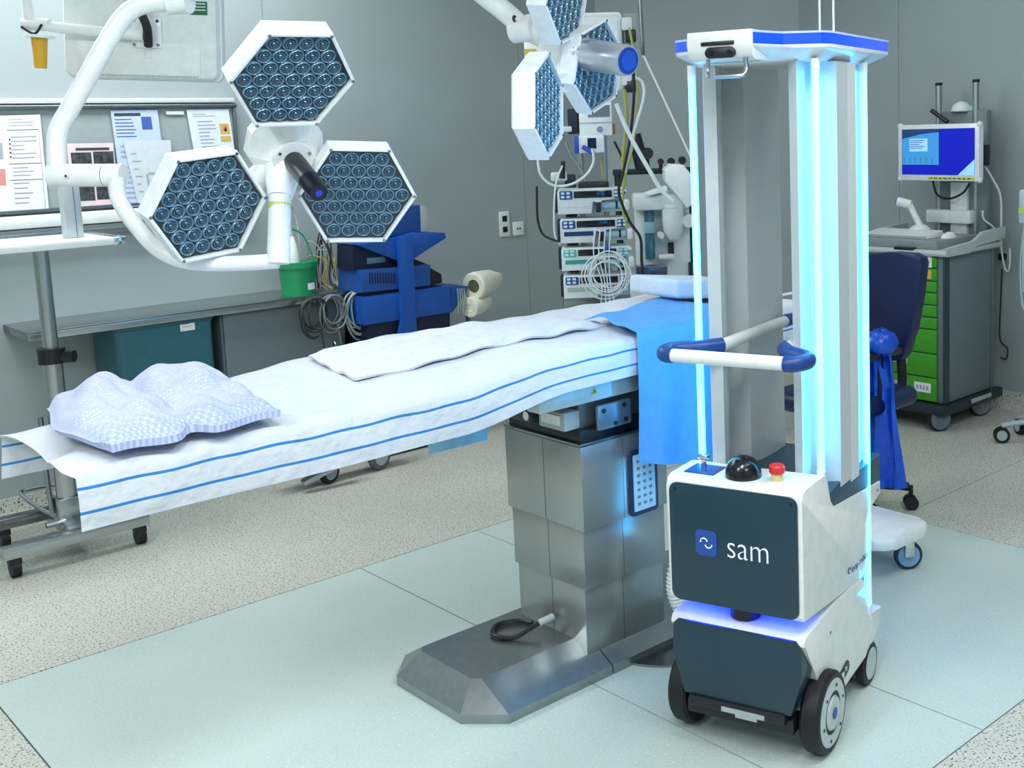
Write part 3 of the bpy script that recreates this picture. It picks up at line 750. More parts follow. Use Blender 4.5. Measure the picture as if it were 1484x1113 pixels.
hub = dep(412, 232, 2.78)
lampA = thing('surgical_lamp', 'white surgical lamp with three hexagonal heads hanging over the foot of the table', 'surgical lamp', hub)
LA = lambda p: Vector(p) - hub
lamp_head(lampA, LA(dep(425.6, 117.5, 2.708)), (0.9902, -0.1393, 0.0097), (0.0917, 0.5961, -0.7976))
lamp_head(lampA, LA(dep(518.9, 284.0, 2.954)), (0.9342, -0.3522, -0.0568), (0.0697, 0.3363, -0.9392))
lamp_head(lampA, LA(dep(303.9, 300.2, 2.756)), (0.9939, 0.0544, 0.0954), (0.0767, 0.2781, -0.9575))
NA = Vector((-0.13, -0.88, -0.40)).normalized()
UA = Vector((0.985, -0.17, 0.0)).normalized(); VA = NA.cross(UA).normalized()
if VA.z < 0: VA = -VA
# hub: three-armed body
hc = LA(dep(417, 222, 2.90)); MH = frame(hc, UA, VA)
b = MB()
pl = []
for a, r in ((90, 0.085), (125, 0.10), (150, 0.095), (185, 0.09), (228, 0.085), (262, 0.10), (278, 0.10), (312, 0.085), (355, 0.09), (30, 0.095), (55, 0.10)):
    pl.append((r * math.cos(math.radians(a)), r * math.sin(math.radians(a))))
rs = [b.ring([Vector((x * s, y * s, z)) for x, y in pl]) for s, z in ((0.95, -0.075), (1.08, -0.05), (1.08, -0.01), (0.60, 0.036))]
b.skin(rs); b.build('hub', WHITE, lampA, sharp=25, M=MH)
for (px, py), d in (((424, 165), 2.80), ((360, 268), 2.84), ((463, 268), 2.95)):
    b = MB(); b.cyl(hc, LA(dep(px, py, d + 0.05)), 0.034, 0.03, n=14); b.build('head_arm', WHITE, lampA)
b = MB(); b.cyl(hc + NA * 0.03, hc + NA * 0.05, 0.052, 0.05, n=32); col = b.build('handle_collar', PLASTIC, lampA)
for k in range(3):
    a = k * 2 * PI / 3 + 0.5; p = hc + NA * 0.0495 + UA * 0.043 * math.cos(a) + VA * 0.043 * math.sin(a)
    b = MB(); b.cyl(p, p + NA * 0.003, 0.004, n=8); b.build('screw', STEELD, col)
hd = NA * 0.19; hn = NA.copy()
b = MB(); p0 = hc + NA * 0.045
b.lathe([(0.026, 0), (0.026, hd.length * 0.62), (0.0265, hd.length * 0.64), (0.025, hd.length * 0.66), (0.025, hd.length * 0.95), (0.022, hd.length)], p0, hn, 24); ha = b.build('handle', mat('handle_navy', '0a0f22', 0.35), lampA)
b = MB(); b.cyl(p0 + hn * hd.length, p0 + hn * (hd.length + 0.002), 0.009, n=12); b.build('handle_button', mat('button_blue', '2438c8', 0.4), ha)
# arm: stub below the hub, yoke tube, elbow joint, main curved tube
b = MB(); b.cyl(LA(dep(406, 283, 2.86)), LA(dep(403, 382, 2.84)), 0.0275, n=24); st = b.build('stem', WHITE, lampA)
b = MB(); b.cyl(hc - NA * 0.02, LA(dep(406, 286, 2.86)), 0.062, 0.030, n=20); b.build('neck', WHITE, lampA)
b = MB(); b.cyl(LA(dep(405.6, 294, 2.858)), LA(dep(405.3, 303, 2.857)), 0.0281, n=24); b.build('label_strip', mat('label_lime', 'b9cf6a', 0.5), st)
D0 = 2.84
pts = [(403, 378), (360, 381), (300, 382), (258, 376), (225, 358), (198, 328), (178, 300), (170, 280), (169, 256)]
b = MB(); b.tube([LA(dep(x, y, D0 - 0.03 * i / 8)) for i, (x, y) in enumerate(pts)], 0.0195, 16, 5); b.build('yoke_tube', WHITE, lampA)
b = MB(); b.cyl(LA(dep(73, 254, 2.82)), LA(dep(152, 254, 2.82)), 0.0285, n=24); b.build('elbow_joint', WHITE, lampA)
b = MB(); b.cyl(LA(dep(153, 254, 2.82)), LA(dep(179, 254, 2.82)), 0.0285, n=24); b.build('elbow_cap', WHITE, lampA)
b = MB(); b.cyl(LA(dep(152.2, 254, 2.82)), LA(dep(153.4, 254, 2.82)), 0.0275, n=24); b.build('joint_gap', DARKPL, lampA)
b = MB(); q = LA(dep(95, 255, 2.79)); b.cyl(q, q + (LA(dep(95, 255, 2.78)) - q), 0.003, n=8); b.build('screw', DARKPL, lampA)
pts = [(83, 246), (82, 215), (85, 188), (100, 160), (125, 115), (152, 66), (175, 30), (195, 12), (225, 4), (262, 3)]
b = MB(); b.tube([LA(dep(x, y, 2.82 + 0.006 * i)) for i, (x, y) in enumerate(pts)], 0.0235, 16, 5); b.build('arm_tube', WHITE, lampA)
b = MB(); b.tube([LA(dep(240, 4, 2.87)), LA(dep(262, 2, 2.88)), LA(dep(275, 2, 2.88))], 0.031, 16, 3); b.build('arm_sleeve', WHITE, lampA)
t0 = LA(dep(268, -4, 2.885)); b = MB(); b.cyl(t0, Vector((t0.x, t0.y, CEIL - 0.03 - hub.z)), 0.033, n=20); b.cyl((t0.x, t0.y, CEIL - 0.05 - hub.z), (t0.x, t0.y, CEIL - hub.z), 0.14, n=32); b.build('ceiling_post', WHITE, lampA)

# second lamp by the monitor tower
hub2 = dep(832, 78, 3.55)
lampB = thing('surgical_lamp', 'surgical lamp with side-turned hexagonal heads and a thick silver handle by the monitor tower', 'surgical lamp', hub2)
LB = lambda p: Vector(p) - hub2
lamp_head(lampB, LB(dep(867.6, 96.7, 3.564)), (0.7282, 0.3096, -0.6114), (-0.6234, -0.0714, -0.7786), 0.150, 0.062, 0.95)
hB = lamp_head(lampB, LB(dep(794.9, 153.3, 3.196)), (0.6709, 0.4615, -0.5804), (-0.4899, -0.3118, -0.8141), 0.150, 0.066, 0.95)
lamp_head(lampB, LB(dep(822, -6, 3.40)), (0.62, 0.36, -0.70), (-0.66, -0.24, -0.71), 0.150, 0.066, 0.95)
NB = Vector((0.34, -0.93, 0.02)).normalized()
hc2 = LB(dep(828, 82, 3.58))
b = MB(); b.lathe([(0.04, -0.10), (0.075, -0.08), (0.085, -0.02), (0.07, 0.03), (0.05, 0.04)], hc2, NB, 24); b.build('hub', WHITE, lampB)
for (px, py), d in (((866, 60), 3.66), ((820, 120), 3.48), ((812, 22), 3.50)):
    b = MB(); b.cyl(hc2, LB(dep(px, py, d)), 0.045, 0.036, n=14); b.build('head_arm', WHITE, lampB)
ha = LB(dep(832, 76, 3.52)); hb = LB(dep(910, 88, 3.36)); hv = (hb - ha); hl = hv.length; hn = hv.normalized()
b = MB(); b.lathe([(0.047, 0), (0.047, 0.10 * hl), (0.050, 0.12 * hl), (0.050, 0.22 * hl), (0.046, 0.24 * hl), (0.046, 0.30 * hl), (0.049, 0.32 * hl), (0.047, 0.96 * hl), (0.045, hl)], ha, hn, 32); hh = b.build('handle', mat('silver_handle', 'cdd3da', 0.3, 0.6), lampB)
b = MB(); b.cyl(hb, hb + hn * 0.003, 0.040, n=28); b.build('handle_end', mat('end_blue', '16408f', 0.35), hh)
b = MB(); b.cyl(hb + hn * 0.003, hb + hn * 0.005, 0.030, n=28); b.build('end_ring', BLUEPL, hh)
# arm to the ceiling
b = MB(); b.tube([LB(dep(818, 70, 3.60)), LB(dep(790, 55, 3.60)), LB(dep(768, 45, 3.60))], 0.034, 16, 3); b.build('arm_tube', WHITE, lampB)
q = LB(dep(760, 42, 3.60))
b = MB(); b.cyl(q + NB * 0.04, q - NB * 0.04, 0.042, n=24); jt = b.build('arm_joint', WHITE, lampB)
b = MB(); b.tube([LB(dep(752, 35, 3.60)), LB(dep(733, 18, 3.60)), LB(dep(700, -8, 3.60)), LB(dep(660, -40, 3.62))], 0.033, 16, 3); b.build('arm_tube', WHITE, lampB)
q = LB(dep(660, -40, 3.62)); b = MB(); b.cyl(q, (q.x, q.y, CEIL - hub2.z), 0.035, n=20); b.cyl((q.x, q.y, CEIL - 0.05 - hub2.z), (q.x, q.y, CEIL - hub2.z), 0.14, n=32); b.build('ceiling_post', WHITE, lampB)
q = LB(dep(745, 27, 3.562)); b = MB(); b.lathe([(0.011, 0), (0.011, 0.003), (0.0085, 0.003), (0.0085, 0.0)], q, NB, 20); b.build('arm_badge', INK, lampB)
# small green label and dial plate on the heads
b = MB(); b.box(LB(dep(771, 91, 3.262)), (0.05, 0.004, 0.028), 0.001, M=frame((0, 0, 0), (0.8, 0.55, 0), (0, 0, 1)).to_3x3()); b.build('status_panel', mat('panel_mint', '8fc9b5', 0.4), lampB)

# ------------------------------------------------------------------ ceiling-hung monitor seen from behind
MD = 3.65
mon = thing('ceiling_monitor', 'white medical monitor seen from behind, hanging at the top left', 'monitor', dep(205, 60, MD))
MO = dep(205, 60, MD); LM = lambda p: Vector(p) - MO
ux = (dep(315, 117, MD) - dep(92, 111, MD)).normalized(); uz = (dep(200, 0, MD) - dep(203, 110, MD + 0.03)); uz = (uz - ux * uz.dot(ux)).normalized()
un = ux.cross(uz)     # towards the camera
if un.dot(dep(200, 60, 1) - Vector((0, 0, CAMH))) > 0: un = -un
mw = (dep(315, 117, MD) - dep(88, 111, MD)).length; mh = 0.40
mc = LM(dep(203, 116, MD)) + uz * (mh / 2)
MM = Matrix((ux, uz, ux.cross(uz))).transposed().to_4x4()
sg = 1 if ux.cross(uz).dot(un) > 0 else -1
def mp(x, y, z): v = mc + ux * x + uz * y + un * z; return v
b = MB(); b.prism(rrect(mw, mh, 0.025), -0.06 * sg, -0.035 * sg, Matrix.Translation(mc) @ MM, 0.006); bz = b.build('bezel', PLASTIC, mon)
b = MB(); rs = [b.ring([mp(x * s, y * s, z) for x, y in rrect(mw, mh, 0.03)]) for s, z in ((0.985, -0.036), (0.97, -0.008), (0.94, 0.0))]; b.skin(rs); bk = b.build('back_shell', PLASTIC, mon)
b = MB(); b.prism([(x, y - mh * 0.33) for x, y in rrect(mw * 0.78, 0.105, 0.01)], 0, 0.004 * sg, Matrix.Translation(mc) @ MM, 0.001); cv = b.build('cable_cover', PLASTIC, mon)
b = MB()
for k in range(40): b.box(mp((k - 19.5) * 0.0095, -mh * 0.462, 0.001), (0.004, 0.006, 0.002), M=MM.to_3x3())
v = b.build('vent_slots', mat('vent_grey', '9aa3a4', 0.6), bk); v['kind'] = 'stuff'
def mpx(px, py, z=0.0):
    r = ray(px, py); o = Vector((0, 0, CAMH)); pl = MO + mc + un * z; t = (pl - o).dot(un) / r.dot(un); return LM(o + r * t)
vc = mpx(214, 48)
b = MB(); b.box(vc + un * 0.006, (0.095, 0.095, 0.012), 0.004, M=MM.to_3x3()); vp = b.build('mount_plate', WHITE, mon)
for dx in (-1, 1):
    for dy in (-1, 1):
        b = MB(); p = vc + ux * dx * 0.038 + uz * dy * 0.038 + un * 0.012; b.cyl(p, p + un * 0.003, 0.005, n=10); b.build('screw', STEELD, vp)
b = MB(); b.tube([mpx(196, -6, 0.05), mpx(204, 18, 0.054), mpx(213, 40, 0.054), mpx(215, 66, 0.02)], 0.0135, 10, 5); b.build('cable', BLACK, mon)
b = MB(); p = mpx(216, 75, 0.003); b.box(p, (0.025, 0.04, 0.01), 0.002, M=MM.to_3x3()); b.build('connector', PLASTIC, mon)
b = MB(); b.cyl(vc + un * 0.024 - uz * 0.01, mpx(72, 39, 0.05), 0.017, n=16); arm = b.build('swing_arm', WHITE, mon)
b = MB(); b.cyl(vc + un * 0.006, vc + un * 0.03, 0.016, n=18); b.build('arm_hub', WHITE, mon)
j = mpx(57, 36, 0.05)
b = MB(); b.cyl(j + ux * 0.035, j - ux * 0.05, 0.021, n=18); b.build('arm_knuckle', WHITE, mon)
b = MB(); b.cyl(j + uz * 0.0 - ux * 0.03, Vector((j.x - ux.x * 0.03, j.y - ux.y * 0.03, CEIL - MO.z)), 0.017, n=16); q = j - ux * 0.03; b.cyl((q.x, q.y, CEIL - 0.04 - MO.z), (q.x, q.y, CEIL - MO.z), 0.12, n=28); b.build('ceiling_post', WHITE, mon)
b = MB(); b.cyl(mpx(57, 51, 0.05), mpx(57, 55, 0.05), 0.046, n=24); fl_ = b.build('flange', WHITE, mon)
b = MB(); b.cyl(mpx(57, 55, 0.05), mpx(59, 99, 0.05), 0.024, 0.018, n=20); b.build('grip', YELLOW, mon)
b = MB(); b.tube([j + un * 0.022 + ux * 0.02, j + un * 0.03 - uz * 0.03, j + un * 0.02 - ux * 0.045 - uz * 0.01], 0.004, 8, 5); b.build('cable', BLACK, mon)
b = MB(); p = mpx(288, 12, 0.0); b.box(p + un * 0.001, (0.055, 0.042, 0.002), 0.0, M=MM.to_3x3()); lb_ = b.build('rating_label', mat('label_green', '1f6a4a', 0.6), bk)
b = MB()
for k in range(3): b.box(p + un * 0.0025 + uz * (0.014 - 0.010 * k), (0.045, 0.003, 0.001), M=MM.to_3x3())
b.build('label_print', PAPER, bk)['kind'] = 'stuff'
# ------------------------------------------------------------------ things on and by the long wall
def py_poly(b, pxs, Y, d):
    # px outline on the plane y=Y, extruded back by d (towards +y)
    pts = [ony(x, y, Y) for x, y in pxs]
    M = Matrix(((1, 0, 0, 0), (0, 0, 1, 0), (0, 1, 0, 0), (0, 0, 0, 1)))
    b.prism([(p.x, p.z) for p in pts], Y, Y + d, M); return b
BY = WY - 0.03
xl, xr = -0.3, ony(338, 150, BY).x
zt = ony(170, 150, BY).z; zb = ony(90, 303, BY).z
board = thing('notice_board', 'long grey notice board on the left wall with papers pinned to it', 'notice board', ((xl + xr) / 2, BY, zb))
BO = Vector(board.location); LBO = lambda p: Vector(p) - BO
b = MB(); b.box(LBO(((xl + xr) / 2, WY - 0.012, (zt + zb) / 2)), (xr - xl, 0.02, zt - zb)); b.build('board_panel', mat('board_grey', '9aa5a7', 0.5), board)
b = MB(); b.box(LBO(((xl + xr) / 2, WY - 0.025, zt + 0.012)), (xr - xl, 0.045, 0.022), 0.003); b.build('top_rail', mat('rail_white', 'd4dadb', 0.35), board)
b = MB(); b.cyl(LBO((xl, WY - 0.035, zt - 0.012)), LBO((xr + 0.01, WY - 0.035, zt - 0.012)), 0.011, n=14); b.build('clip_rail', mat('rail_grey', '6f797d', 0.35, 0.7), board)
b = MB(); b.box(LBO((xr, WY - 0.02, (zt + zb) / 2)), (0.014, 0.035, zt - zb), 0.003); b.build('side_rail', MATS['rail_grey'], board)
b = MB(); b.box(LBO(((xl + xr) / 2, WY - 0.02, zb)), (xr - xl, 0.035, 0.014), 0.003); b.build('bottom_rail', MATS['rail_grey'], board)
# white supply duct with steel rail under the board
duct = thing('wall_duct', 'white wall duct with steel rail running under the notice board', 'wall duct', ((xl + xr) / 2, WY, zb - 0.10))
DO = Vector(duct.location)
b = MB(); b.box(Vector(((xl + xr) / 2, WY - 0.031, zb - 0.045)) - DO, (xr - xl + 0.1, 0.06, 0.055), 0.005); b.build('duct_box', WHITE, duct)
b = MB(); b.box(Vector(((xl + xr) / 2, WY - 0.02, zb - 0.095)) - DO, (xr - xl + 0.1, 0.038, 0.035), 0.004); b.build('duct_base', GREYPL, duct)
b = MB(); b.box(Vector(((xl + xr) / 2, WY - 0.055, zb - 0.105)) - DO, (xr - xl + 0.1, 0.010, 0.025), 0.002); b.build('steel_rail', STEEL, duct)
# papers
def paper(name, q, label, cat, prints=(), material=PAPER, off=0.0):
    Y = BY - 0.0005 - off
    c = [ony(x, y, Y) for x, y in q]          # tl tr br bl
    o = thing(name, label, cat, c[3], group='papers on the notice board'); O = c[3].copy()
    def bl(u, v): return c[0] * (1 - u) * (1 - v) + c[1] * u * (1 - v) + c[2] * u * v + c[3] * (1 - u) * v - O
    b = MB(); b.grid([[bl(i / 4, j / 4) + Vector((0, -0.0006, 0)) for i in range(5)] for j in range(5)], 0.0006); b.build('sheet', material, o)
    gr = {}
    for u0, v0, u1, v1, mm in prints: gr.setdefault(mm.name, (mm, []))[1].append((u0, v0, u1, v1))
    for nm, (mm, L_) in gr.items():
        b = MB()
        for u0, v0, u1, v1 in L_:
            f = [bl(u0, v0), bl(u1, v0), bl(u1, v1), bl(u0, v1)]
            b.bm.faces.new([b.bm.verts.new(p + Vector((0, -0.0015, 0))) for p in f])
        pr_ = b.build('print', mm, o)
        if len(L_) > 1: pr_['kind'] = 'stuff'
    return o
INKL = mat('ink_grey', 'a4abb6', 0.7); BLK = mat('scan_black', '3c4246', 0.5, var=0.85, scale=55); YEL = mat('photo_yellow', 'd7b25a', 0.6); BLUEINK = mat('ink_blue', '3f62b0', 0.7); PINK = mat('print_pink', 'd98f86', 0.7)
def lines(u0, u1, v0, v1, n, mm=INKL, th=0.24, seed=1):
    rr = random.Random(seed); st = (v1 - v0) / n
    return [(u0, v0 + k * st, u0 + (u1 - u0) * rr.uniform(0.45, 1.0), v0 + k * st + st * th, mm) for k in range(n)]
paper('paper_sheet', [(-14, 168), (58, 166), (71, 304), (-6, 308)], 'large white printed sheet with ruled boxes at the left end of the notice board', 'paper',
      lines(0.34, 0.9, 0.04, 0.13, 3, INKL) + lines(0.36, 0.9, 0.22, 0.48, 6, INKL, seed=2) + [(0.33, 0.24 + 0.045 * k, 0.36, 0.26 + 0.045 * k, INK) for k in range(5)]
      + lines(0.36, 0.9, 0.54, 0.66, 3, INKL, seed=3) + lines(0.36, 0.9, 0.70, 0.96, 5, INKL, seed=4) + [(0.30, 0.15, 0.93, 0.156, INK), (0.30, 0.50, 0.93, 0.506, INK), (0.30, 0.67, 0.93, 0.676, INK), (0.93, 0.15, 0.94, 0.98, INKL)] + [(0.03, 0.55, 0.22, 0.72, PINK), (0.03, 0.28, 0.2, 0.45, INKL)])
paper('paper_sheet', [(96, 208), (164, 207), (172, 300), (106, 303)], 'pinkish sheet with four grey ultrasound pictures on the notice board', 'paper',
      [(0.18, 0.07, 0.9, 0.11, INK), (0.07, 0.14, 0.50, 0.44, BLK), (0.54, 0.13, 0.98, 0.43, BLK), (0.07, 0.58, 0.50, 0.88, BLK), (0.54, 0.57, 0.98, 0.87, BLK)], mat('paper_pink', 'e6d3d3', 0.8), 0.004)
paper('paper_sheet', [(160, 160), (228, 159), (246, 298), (179, 300)], 'pale blue printed sheet hanging from the board rail behind a plastic pocket', 'paper',
      [(0.06, 0.03, 0.62, 0.06, INK), (0.62, 0.07, 0.84, 0.2, BLUEINK)] + lines(0.06, 0.5, 0.09, 0.30, 6, BLUEINK, 0.25, 5) + lines(0.1, 0.95, 0.36, 0.52, 3, INKL, 0.4, 6) + lines(0.1, 0.6, 0.58, 0.95, 7, INKL, 0.3, 9), mat('paper_blue', 'c3d2f0', 0.8), 0.0015)
paper('plastic_pocket', [(178, 203), (247, 203), (254, 296), (200, 297)], 'clear plastic pocket with a round diagram pinned over the blue sheet', 'plastic pocket',
      [(0.40, 0.50, 0.70, 0.53, INKL), (0.35, 0.53, 0.40, 0.8, INKL), (0.70, 0.53, 0.75, 0.8, INKL), (0.45, 0.62, 0.66, 0.66, INK), (0.48, 0.72, 0.64, 0.76, INK)] + lines(0.1, 0.3, 0.2, 0.9, 6, INKL, 0.15, 8), mat('plastic_film', 'd5dee4', 0.15, coat=0.5), 0.006)
paper('paper_sheet', [(270, 159), (331, 158), (342, 232), (284, 236)], 'white sheet with two small yellow pictures at the right end of the notice board', 'paper',
      lines(0.12, 0.7, 0.08, 0.16, 2, INKL, 0.3, 1) + lines(0.2, 0.72, 0.22, 0.9, 10, INKL, 0.3, 12) + [(0.72, 0.28, 0.95, 0.48, YEL), (0.70, 0.52, 0.95, 0.63, YEL), (0.78, 0.32, 0.88, 0.43, PINK)], mat('paper_white_blue', 'dfe6f4', 0.8), 0.002)
paper('paper_strip', [(240, 161), (266, 161), (267, 166), (241, 166)], 'narrow blank white label strip on the board rail', 'label strip')

# steel wall shelf
SF, SZ = 5.10, 0.858
sx0 = ony(40, 478, SF).x; sx1 = ony(514, 424, SF).x
shelf = thing('wall_shelf', 'long stainless steel shelf fixed to the left wall behind the table', 'shelf', ((sx0 + sx1) / 2, WY, SZ))
SO = Vector(shelf.location)
b = MB(); b.box(Vector(((sx0 + sx1) / 2, (SF + WY) / 2, SZ - 0.003)) - SO, (sx1 - sx0, WY - SF - 0.002, 0.006), 0.001); b.build('shelf_top', STEEL, shelf)
b = MB(); b.box(Vector(((sx0 + sx1) / 2, SF + 0.004, SZ - 0.018)) - SO, (sx1 - sx0, 0.006, 0.034), 0.001); b.build('front_lip', STEEL, shelf)
b = MB(); b.box(Vector((sx0 + 0.003, (SF + WY) / 2, SZ - 0.018)) - SO, (0.006, WY - SF - 0.004, 0.034), 0.001); b.build('end_lip', STEELD, shelf)
# teal waste bin under the shelf
ty = 5.115
tb0, tb1 = ony(168, 500, ty), ony(316, 540, ty)
binn = thing('waste_bin', 'tall teal bin with a paper label standing under the steel shelf', 'bin', ((tb0.x + tb1.x) / 2, ty + 0.16, 0))
wdt = tb1.x - tb0.x
b = MB(); rs = [b.ring([Vector((x * s, y * s, z)) for x, y in rrect(wdt, 0.32, 0.03)]) for s, z in ((0.96, 0.0), (0.99, 0.79), (1.0, 0.80), (1.0, 0.805))]; b.skin(rs); b.build('bin_body', mat('teal_plastic', '2d6472', 0.4), binn)
b = MB(); b.prism(rrect(wdt * 1.03, 0.33, 0.03), 0.805, 0.84, None, 0.006); b.build('bin_lid', mat('teal_lid', '27545f', 0.4), binn)
p = ony(272, 472, ty - 0.003) - Vector(binn.location)
b = MB(); b.box((p.x, -0.1595, p.z), (0.065, 0.002, 0.045)); lb2 = b.build('paper_label', PAPER, binn)
b = MB(); b.box((p.x - 0.01, -0.161, p.z + 0.008), (0.035, 0.001, 0.004)); b.box((p.x, -0.161, p.z - 0.004), (0.045, 0.001, 0.003)); b.build('label_print', INKL, lb2)['kind'] = 'stuff'
# dark grey cabinet further along under the shelf
g0, g1 = ony(324, 500, 5.13), ony(500, 500, 5.13)
cab = thing('base_cabinet', 'dark grey cabinet under the right end of the steel shelf', 'cabinet', ((g0.x + g1.x) / 2, 5.30, 0))
wd = g1.x - g0.x
b = MB(); b.box((0, 0, 0.42), (wd, 0.30, 0.84), 0.004); b.build('body', mat('cabinet_grey', '5a6468', 0.45), cab)
b = MB(); b.box((0, -0.157, 0.42), (wd - 0.02, 0.012, 0.80), 0.003); dr = b.build('door', mat('cabinet_door', '667176', 0.4), cab)
b = MB(); b.tube([(wd * 0.4, -0.163, 0.5), (wd * 0.4, -0.19, 0.5), (wd * 0.4, -0.19, 0.6), (wd * 0.4, -0.163, 0.6)], 0.005, 8, 3); b.build('handle', STEEL, dr)

# green bucket on the shelf
bc = fl(433, 421, SZ + 0.001); bc = Vector((ony(433, 418, 5.20).x, 5.20, SZ))
bk = thing('bucket', 'green plastic bucket with white label standing on the steel shelf', 'bucket', bc)
hb_ = ony(433, 378, 5.20).z - SZ; rb = 0.092
GRB = mat('bucket_green', '178a56', 0.35)
b = MB(); b.lathe([(rb * 0.86, 0.0), (rb * 0.97, hb_ * 0.97), (rb * 0.93, hb_ * 0.97), (rb * 0.83, 0.01), (0.001, 0.01)], n=32); b.build('pail', GRB, bk)
b = MB(); b.lathe([(rb * 0.96, hb_ * 0.82), (rb * 1.04, hb_ * 0.82), (rb * 1.05, hb_ * 0.99), (rb * 0.98, hb_ * 1.0), (rb * 0.94, hb_ * 0.97)], n=32); b.build('rim', GRB, bk)
b = MB(); b.tube([(-rb * 1.0, 0, hb_ * 0.9), (-rb * 0.9, 0.01, hb_ * 1.5), (-rb * 0.3, 0.02, hb_ * 1.95), (rb * 0.5, 0.01, hb_ * 1.75), (rb * 1.0, 0, hb_ * 0.95)], 0.0045, 8, 6); b.build('bail_handle', GRB, bk)
b = MB(); a0 = -0.75
for k in range(5): pass
b.grid([[Vector((rb * (0.945 + 0.03 * (z / hb_ - 0.3)) * math.cos(a), rb * (0.945 + 0.03 * (z / hb_ - 0.3)) * math.sin(a), z)) for a in [-PI / 2 + 0.05 + 0.17 * k for k in range(4)]] for z in (hb_ * 0.16, hb_ * 0.26, hb_ * 0.36)]); b.build('white_label', PAPER, bk)
b = MB(); b.lathe([(rb * 0.28, hb_ * 0.7), (rb * 0.30, hb_ * 1.1), (rb * 0.22, hb_ * 1.5), (rb * 0.10, hb_ * 1.7), (rb * 0.06, hb_ * 1.75)], (-rb * 0.15, 0, 0), n=16)
b.build('plug', PLASTIC, bk)
b = MB(); b.tube([(-rb * 0.15, 0, hb_ * 1.7), (-rb * 0.12, 0.02, hb_ * 2.4), (rb * 0.1, 0.05, hb_ * 2.7), (rb * 0.5, 0.06, hb_ * 2.2), (rb * 0.4, 0.03, hb_ * 1.0)], 0.005, 8, 6); b.build('cord', GREYPL, bk)
# coiled cables in and behind the bucket, hanging over the shelf edge
def coil(name, c, rx, rz, n, mm, label, seed, r=0.0042, tail=0.2, dy=0.03):
    rr = random.Random(seed); o = thing(name, label, 'cable', c)
    for k in range(n):
        ex, ez = rx * rr.uniform(0.65, 1.05), rz * rr.uniform(0.75, 1.1); ox, oy_ = rr.uniform(-0.2, 0.2) * rx, rr.uniform(-dy, 0)
        pts = [Vector((ox + ex * math.sin(t), oy_ + 0.006 * math.cos(3 * t + k), -ez + ez * math.cos(t))) for t in [2 * PI * i / 12 for i in range(12)]]
        b = MB(); b.tube(pts, r, 7, 3, loop=True); b.build('loop', mm, o)
    if tail:
        b = MB(); b.tube([(0.3 * rx, -0.02, -1.6 * rz), (0.5 * rx, -0.02, -2 * rz - tail * 0.5), (0.75 * rx, -0.01, -2 * rz - tail)], r, 7, 5); b.build('tail', mm, o)
    return o
CABG = mat('cable_grey', '9aa29f', 0.5); CABD = mat('cable_dark', '2b3136', 0.5)
coil('cable_coil', (ony(516, 425, 5.075).x, 5.075, SZ - 0.006), 0.075, 0.115, 6, CABG, 'light grey coiled cable hanging at the right end of the shelf', 3, 0.0045, 0.18)
coil('cable_coil', (ony(478, 432, 5.07).x, 5.07, SZ - 0.006), 0.06, 0.085, 6, mat('cable_mid', '767f80', 0.5), 'mid grey coiled cable hanging in the middle of the bundle under the shelf edge', 5, 0.004, 0.10)
coil('cable_coil', (ony(452, 436, 5.068).x, 5.068, SZ - 0.008), 0.075, 0.09, 6, CABD, 'dark coiled cable hanging under the shelf just right of the green bucket', 8, 0.004, 0.14)
cb_ = thing('cable_bundle', 'tangle of yellow and black cables standing up behind the green bucket', 'cable', (ony(468, 410, 5.26).x, 5.26, SZ))
rr = random.Random(4)
for k in range(9):
    mm = [mat('cable_yellow', 'b9b052', 0.5), CABD, CABG][k % 3]
    x = rr.uniform(-0.08, 0.10); top = rr.uniform(0.16, 0.30)
    b = MB(); b.tube([(x, 0, 0.004), (x + rr.uniform(-0.04, 0.04), 0.02, top * 0.5), (x + rr.uniform(-0.04, 0.04), 0.0, top), (x + 0.05, -0.03, top * 0.8), (x + rr.uniform(0.02, 0.09), -0.02, 0.05), (x + 0.06, -0.05, 0.004)], 0.004, 7, 6); b.build('cable', mm, cb_)

# blue equipment tower
TYY = 4.98
ref = ony(590, 440, TYY)
tow = thing('equipment_tower', 'blue equipment tower with vented boxes and angled shelf right of the steel shelf', 'equipment tower', (ref.x, TYY + 0.12, 0))
TO = Vector(tow.location)
def tp(name, pxs, Y, d, mm, r=0):
    pts = [ony(x, y, Y) for x, y in pxs]
    M = Matrix(((1, 0, 0, 0), (0, 0, 1, 0), (0, 1, 0, 0), (0, 0, 0, 1)))
    b = MB(); b.prism([(p.x - TO.x, p.z) for p in pts], Y - TO.y, Y + d - TO.y, M, r); return b.build(name, mm, tow)
NAVYD = mat('dark_navy', '0a1733', 0.5)
BLUE3 = mat('tower_blue', '1a4c92', 0.4)
tp('post', [(578.5, 345), (598, 342), (604, 476), (606, 510), (572, 520), (585, 463)], TYY - 0.03, 0.03, BLUEP2, 0.003)
tp('angled_shelf', [(518, 355), (562, 347), (599, 337), (645, 337.5), (646.5, 345), (600, 375), (578, 378)], TYY, 0.24, BLUEP2, 0.002)
tu = tp('top_unit', [(536, 348), (536, 306), (608.5, 297), (610, 336)], TYY + 0.02, 0.20, BLUE3, 0.003)
tp('top_unit_end', [(608.8, 297), (617, 299.4), (622, 321), (621.6, 335), (610.2, 336)], TYY + 0.02, 0.20, GREYPL, 0.003)
mb = tp('vented_box', [(524.6, 392), (624, 383.5), (624, 413.7), (524.6, 424.5)], TYY, 0.24, BLUE3, 0.003)
for k in range(10):
    p = ony(536 + k * 3.9, 403, TYY - 0.001) - TO
    b = MB(); b.box(p, (0.006, 0.003, 0.055)); b.build('vent_slot', NAVYD, mb)
tp('knob_unit', [(624, 388), (640, 397.5), (641, 410), (624, 413)], TYY + 0.03, 0.14, DARKPL, 0.003)
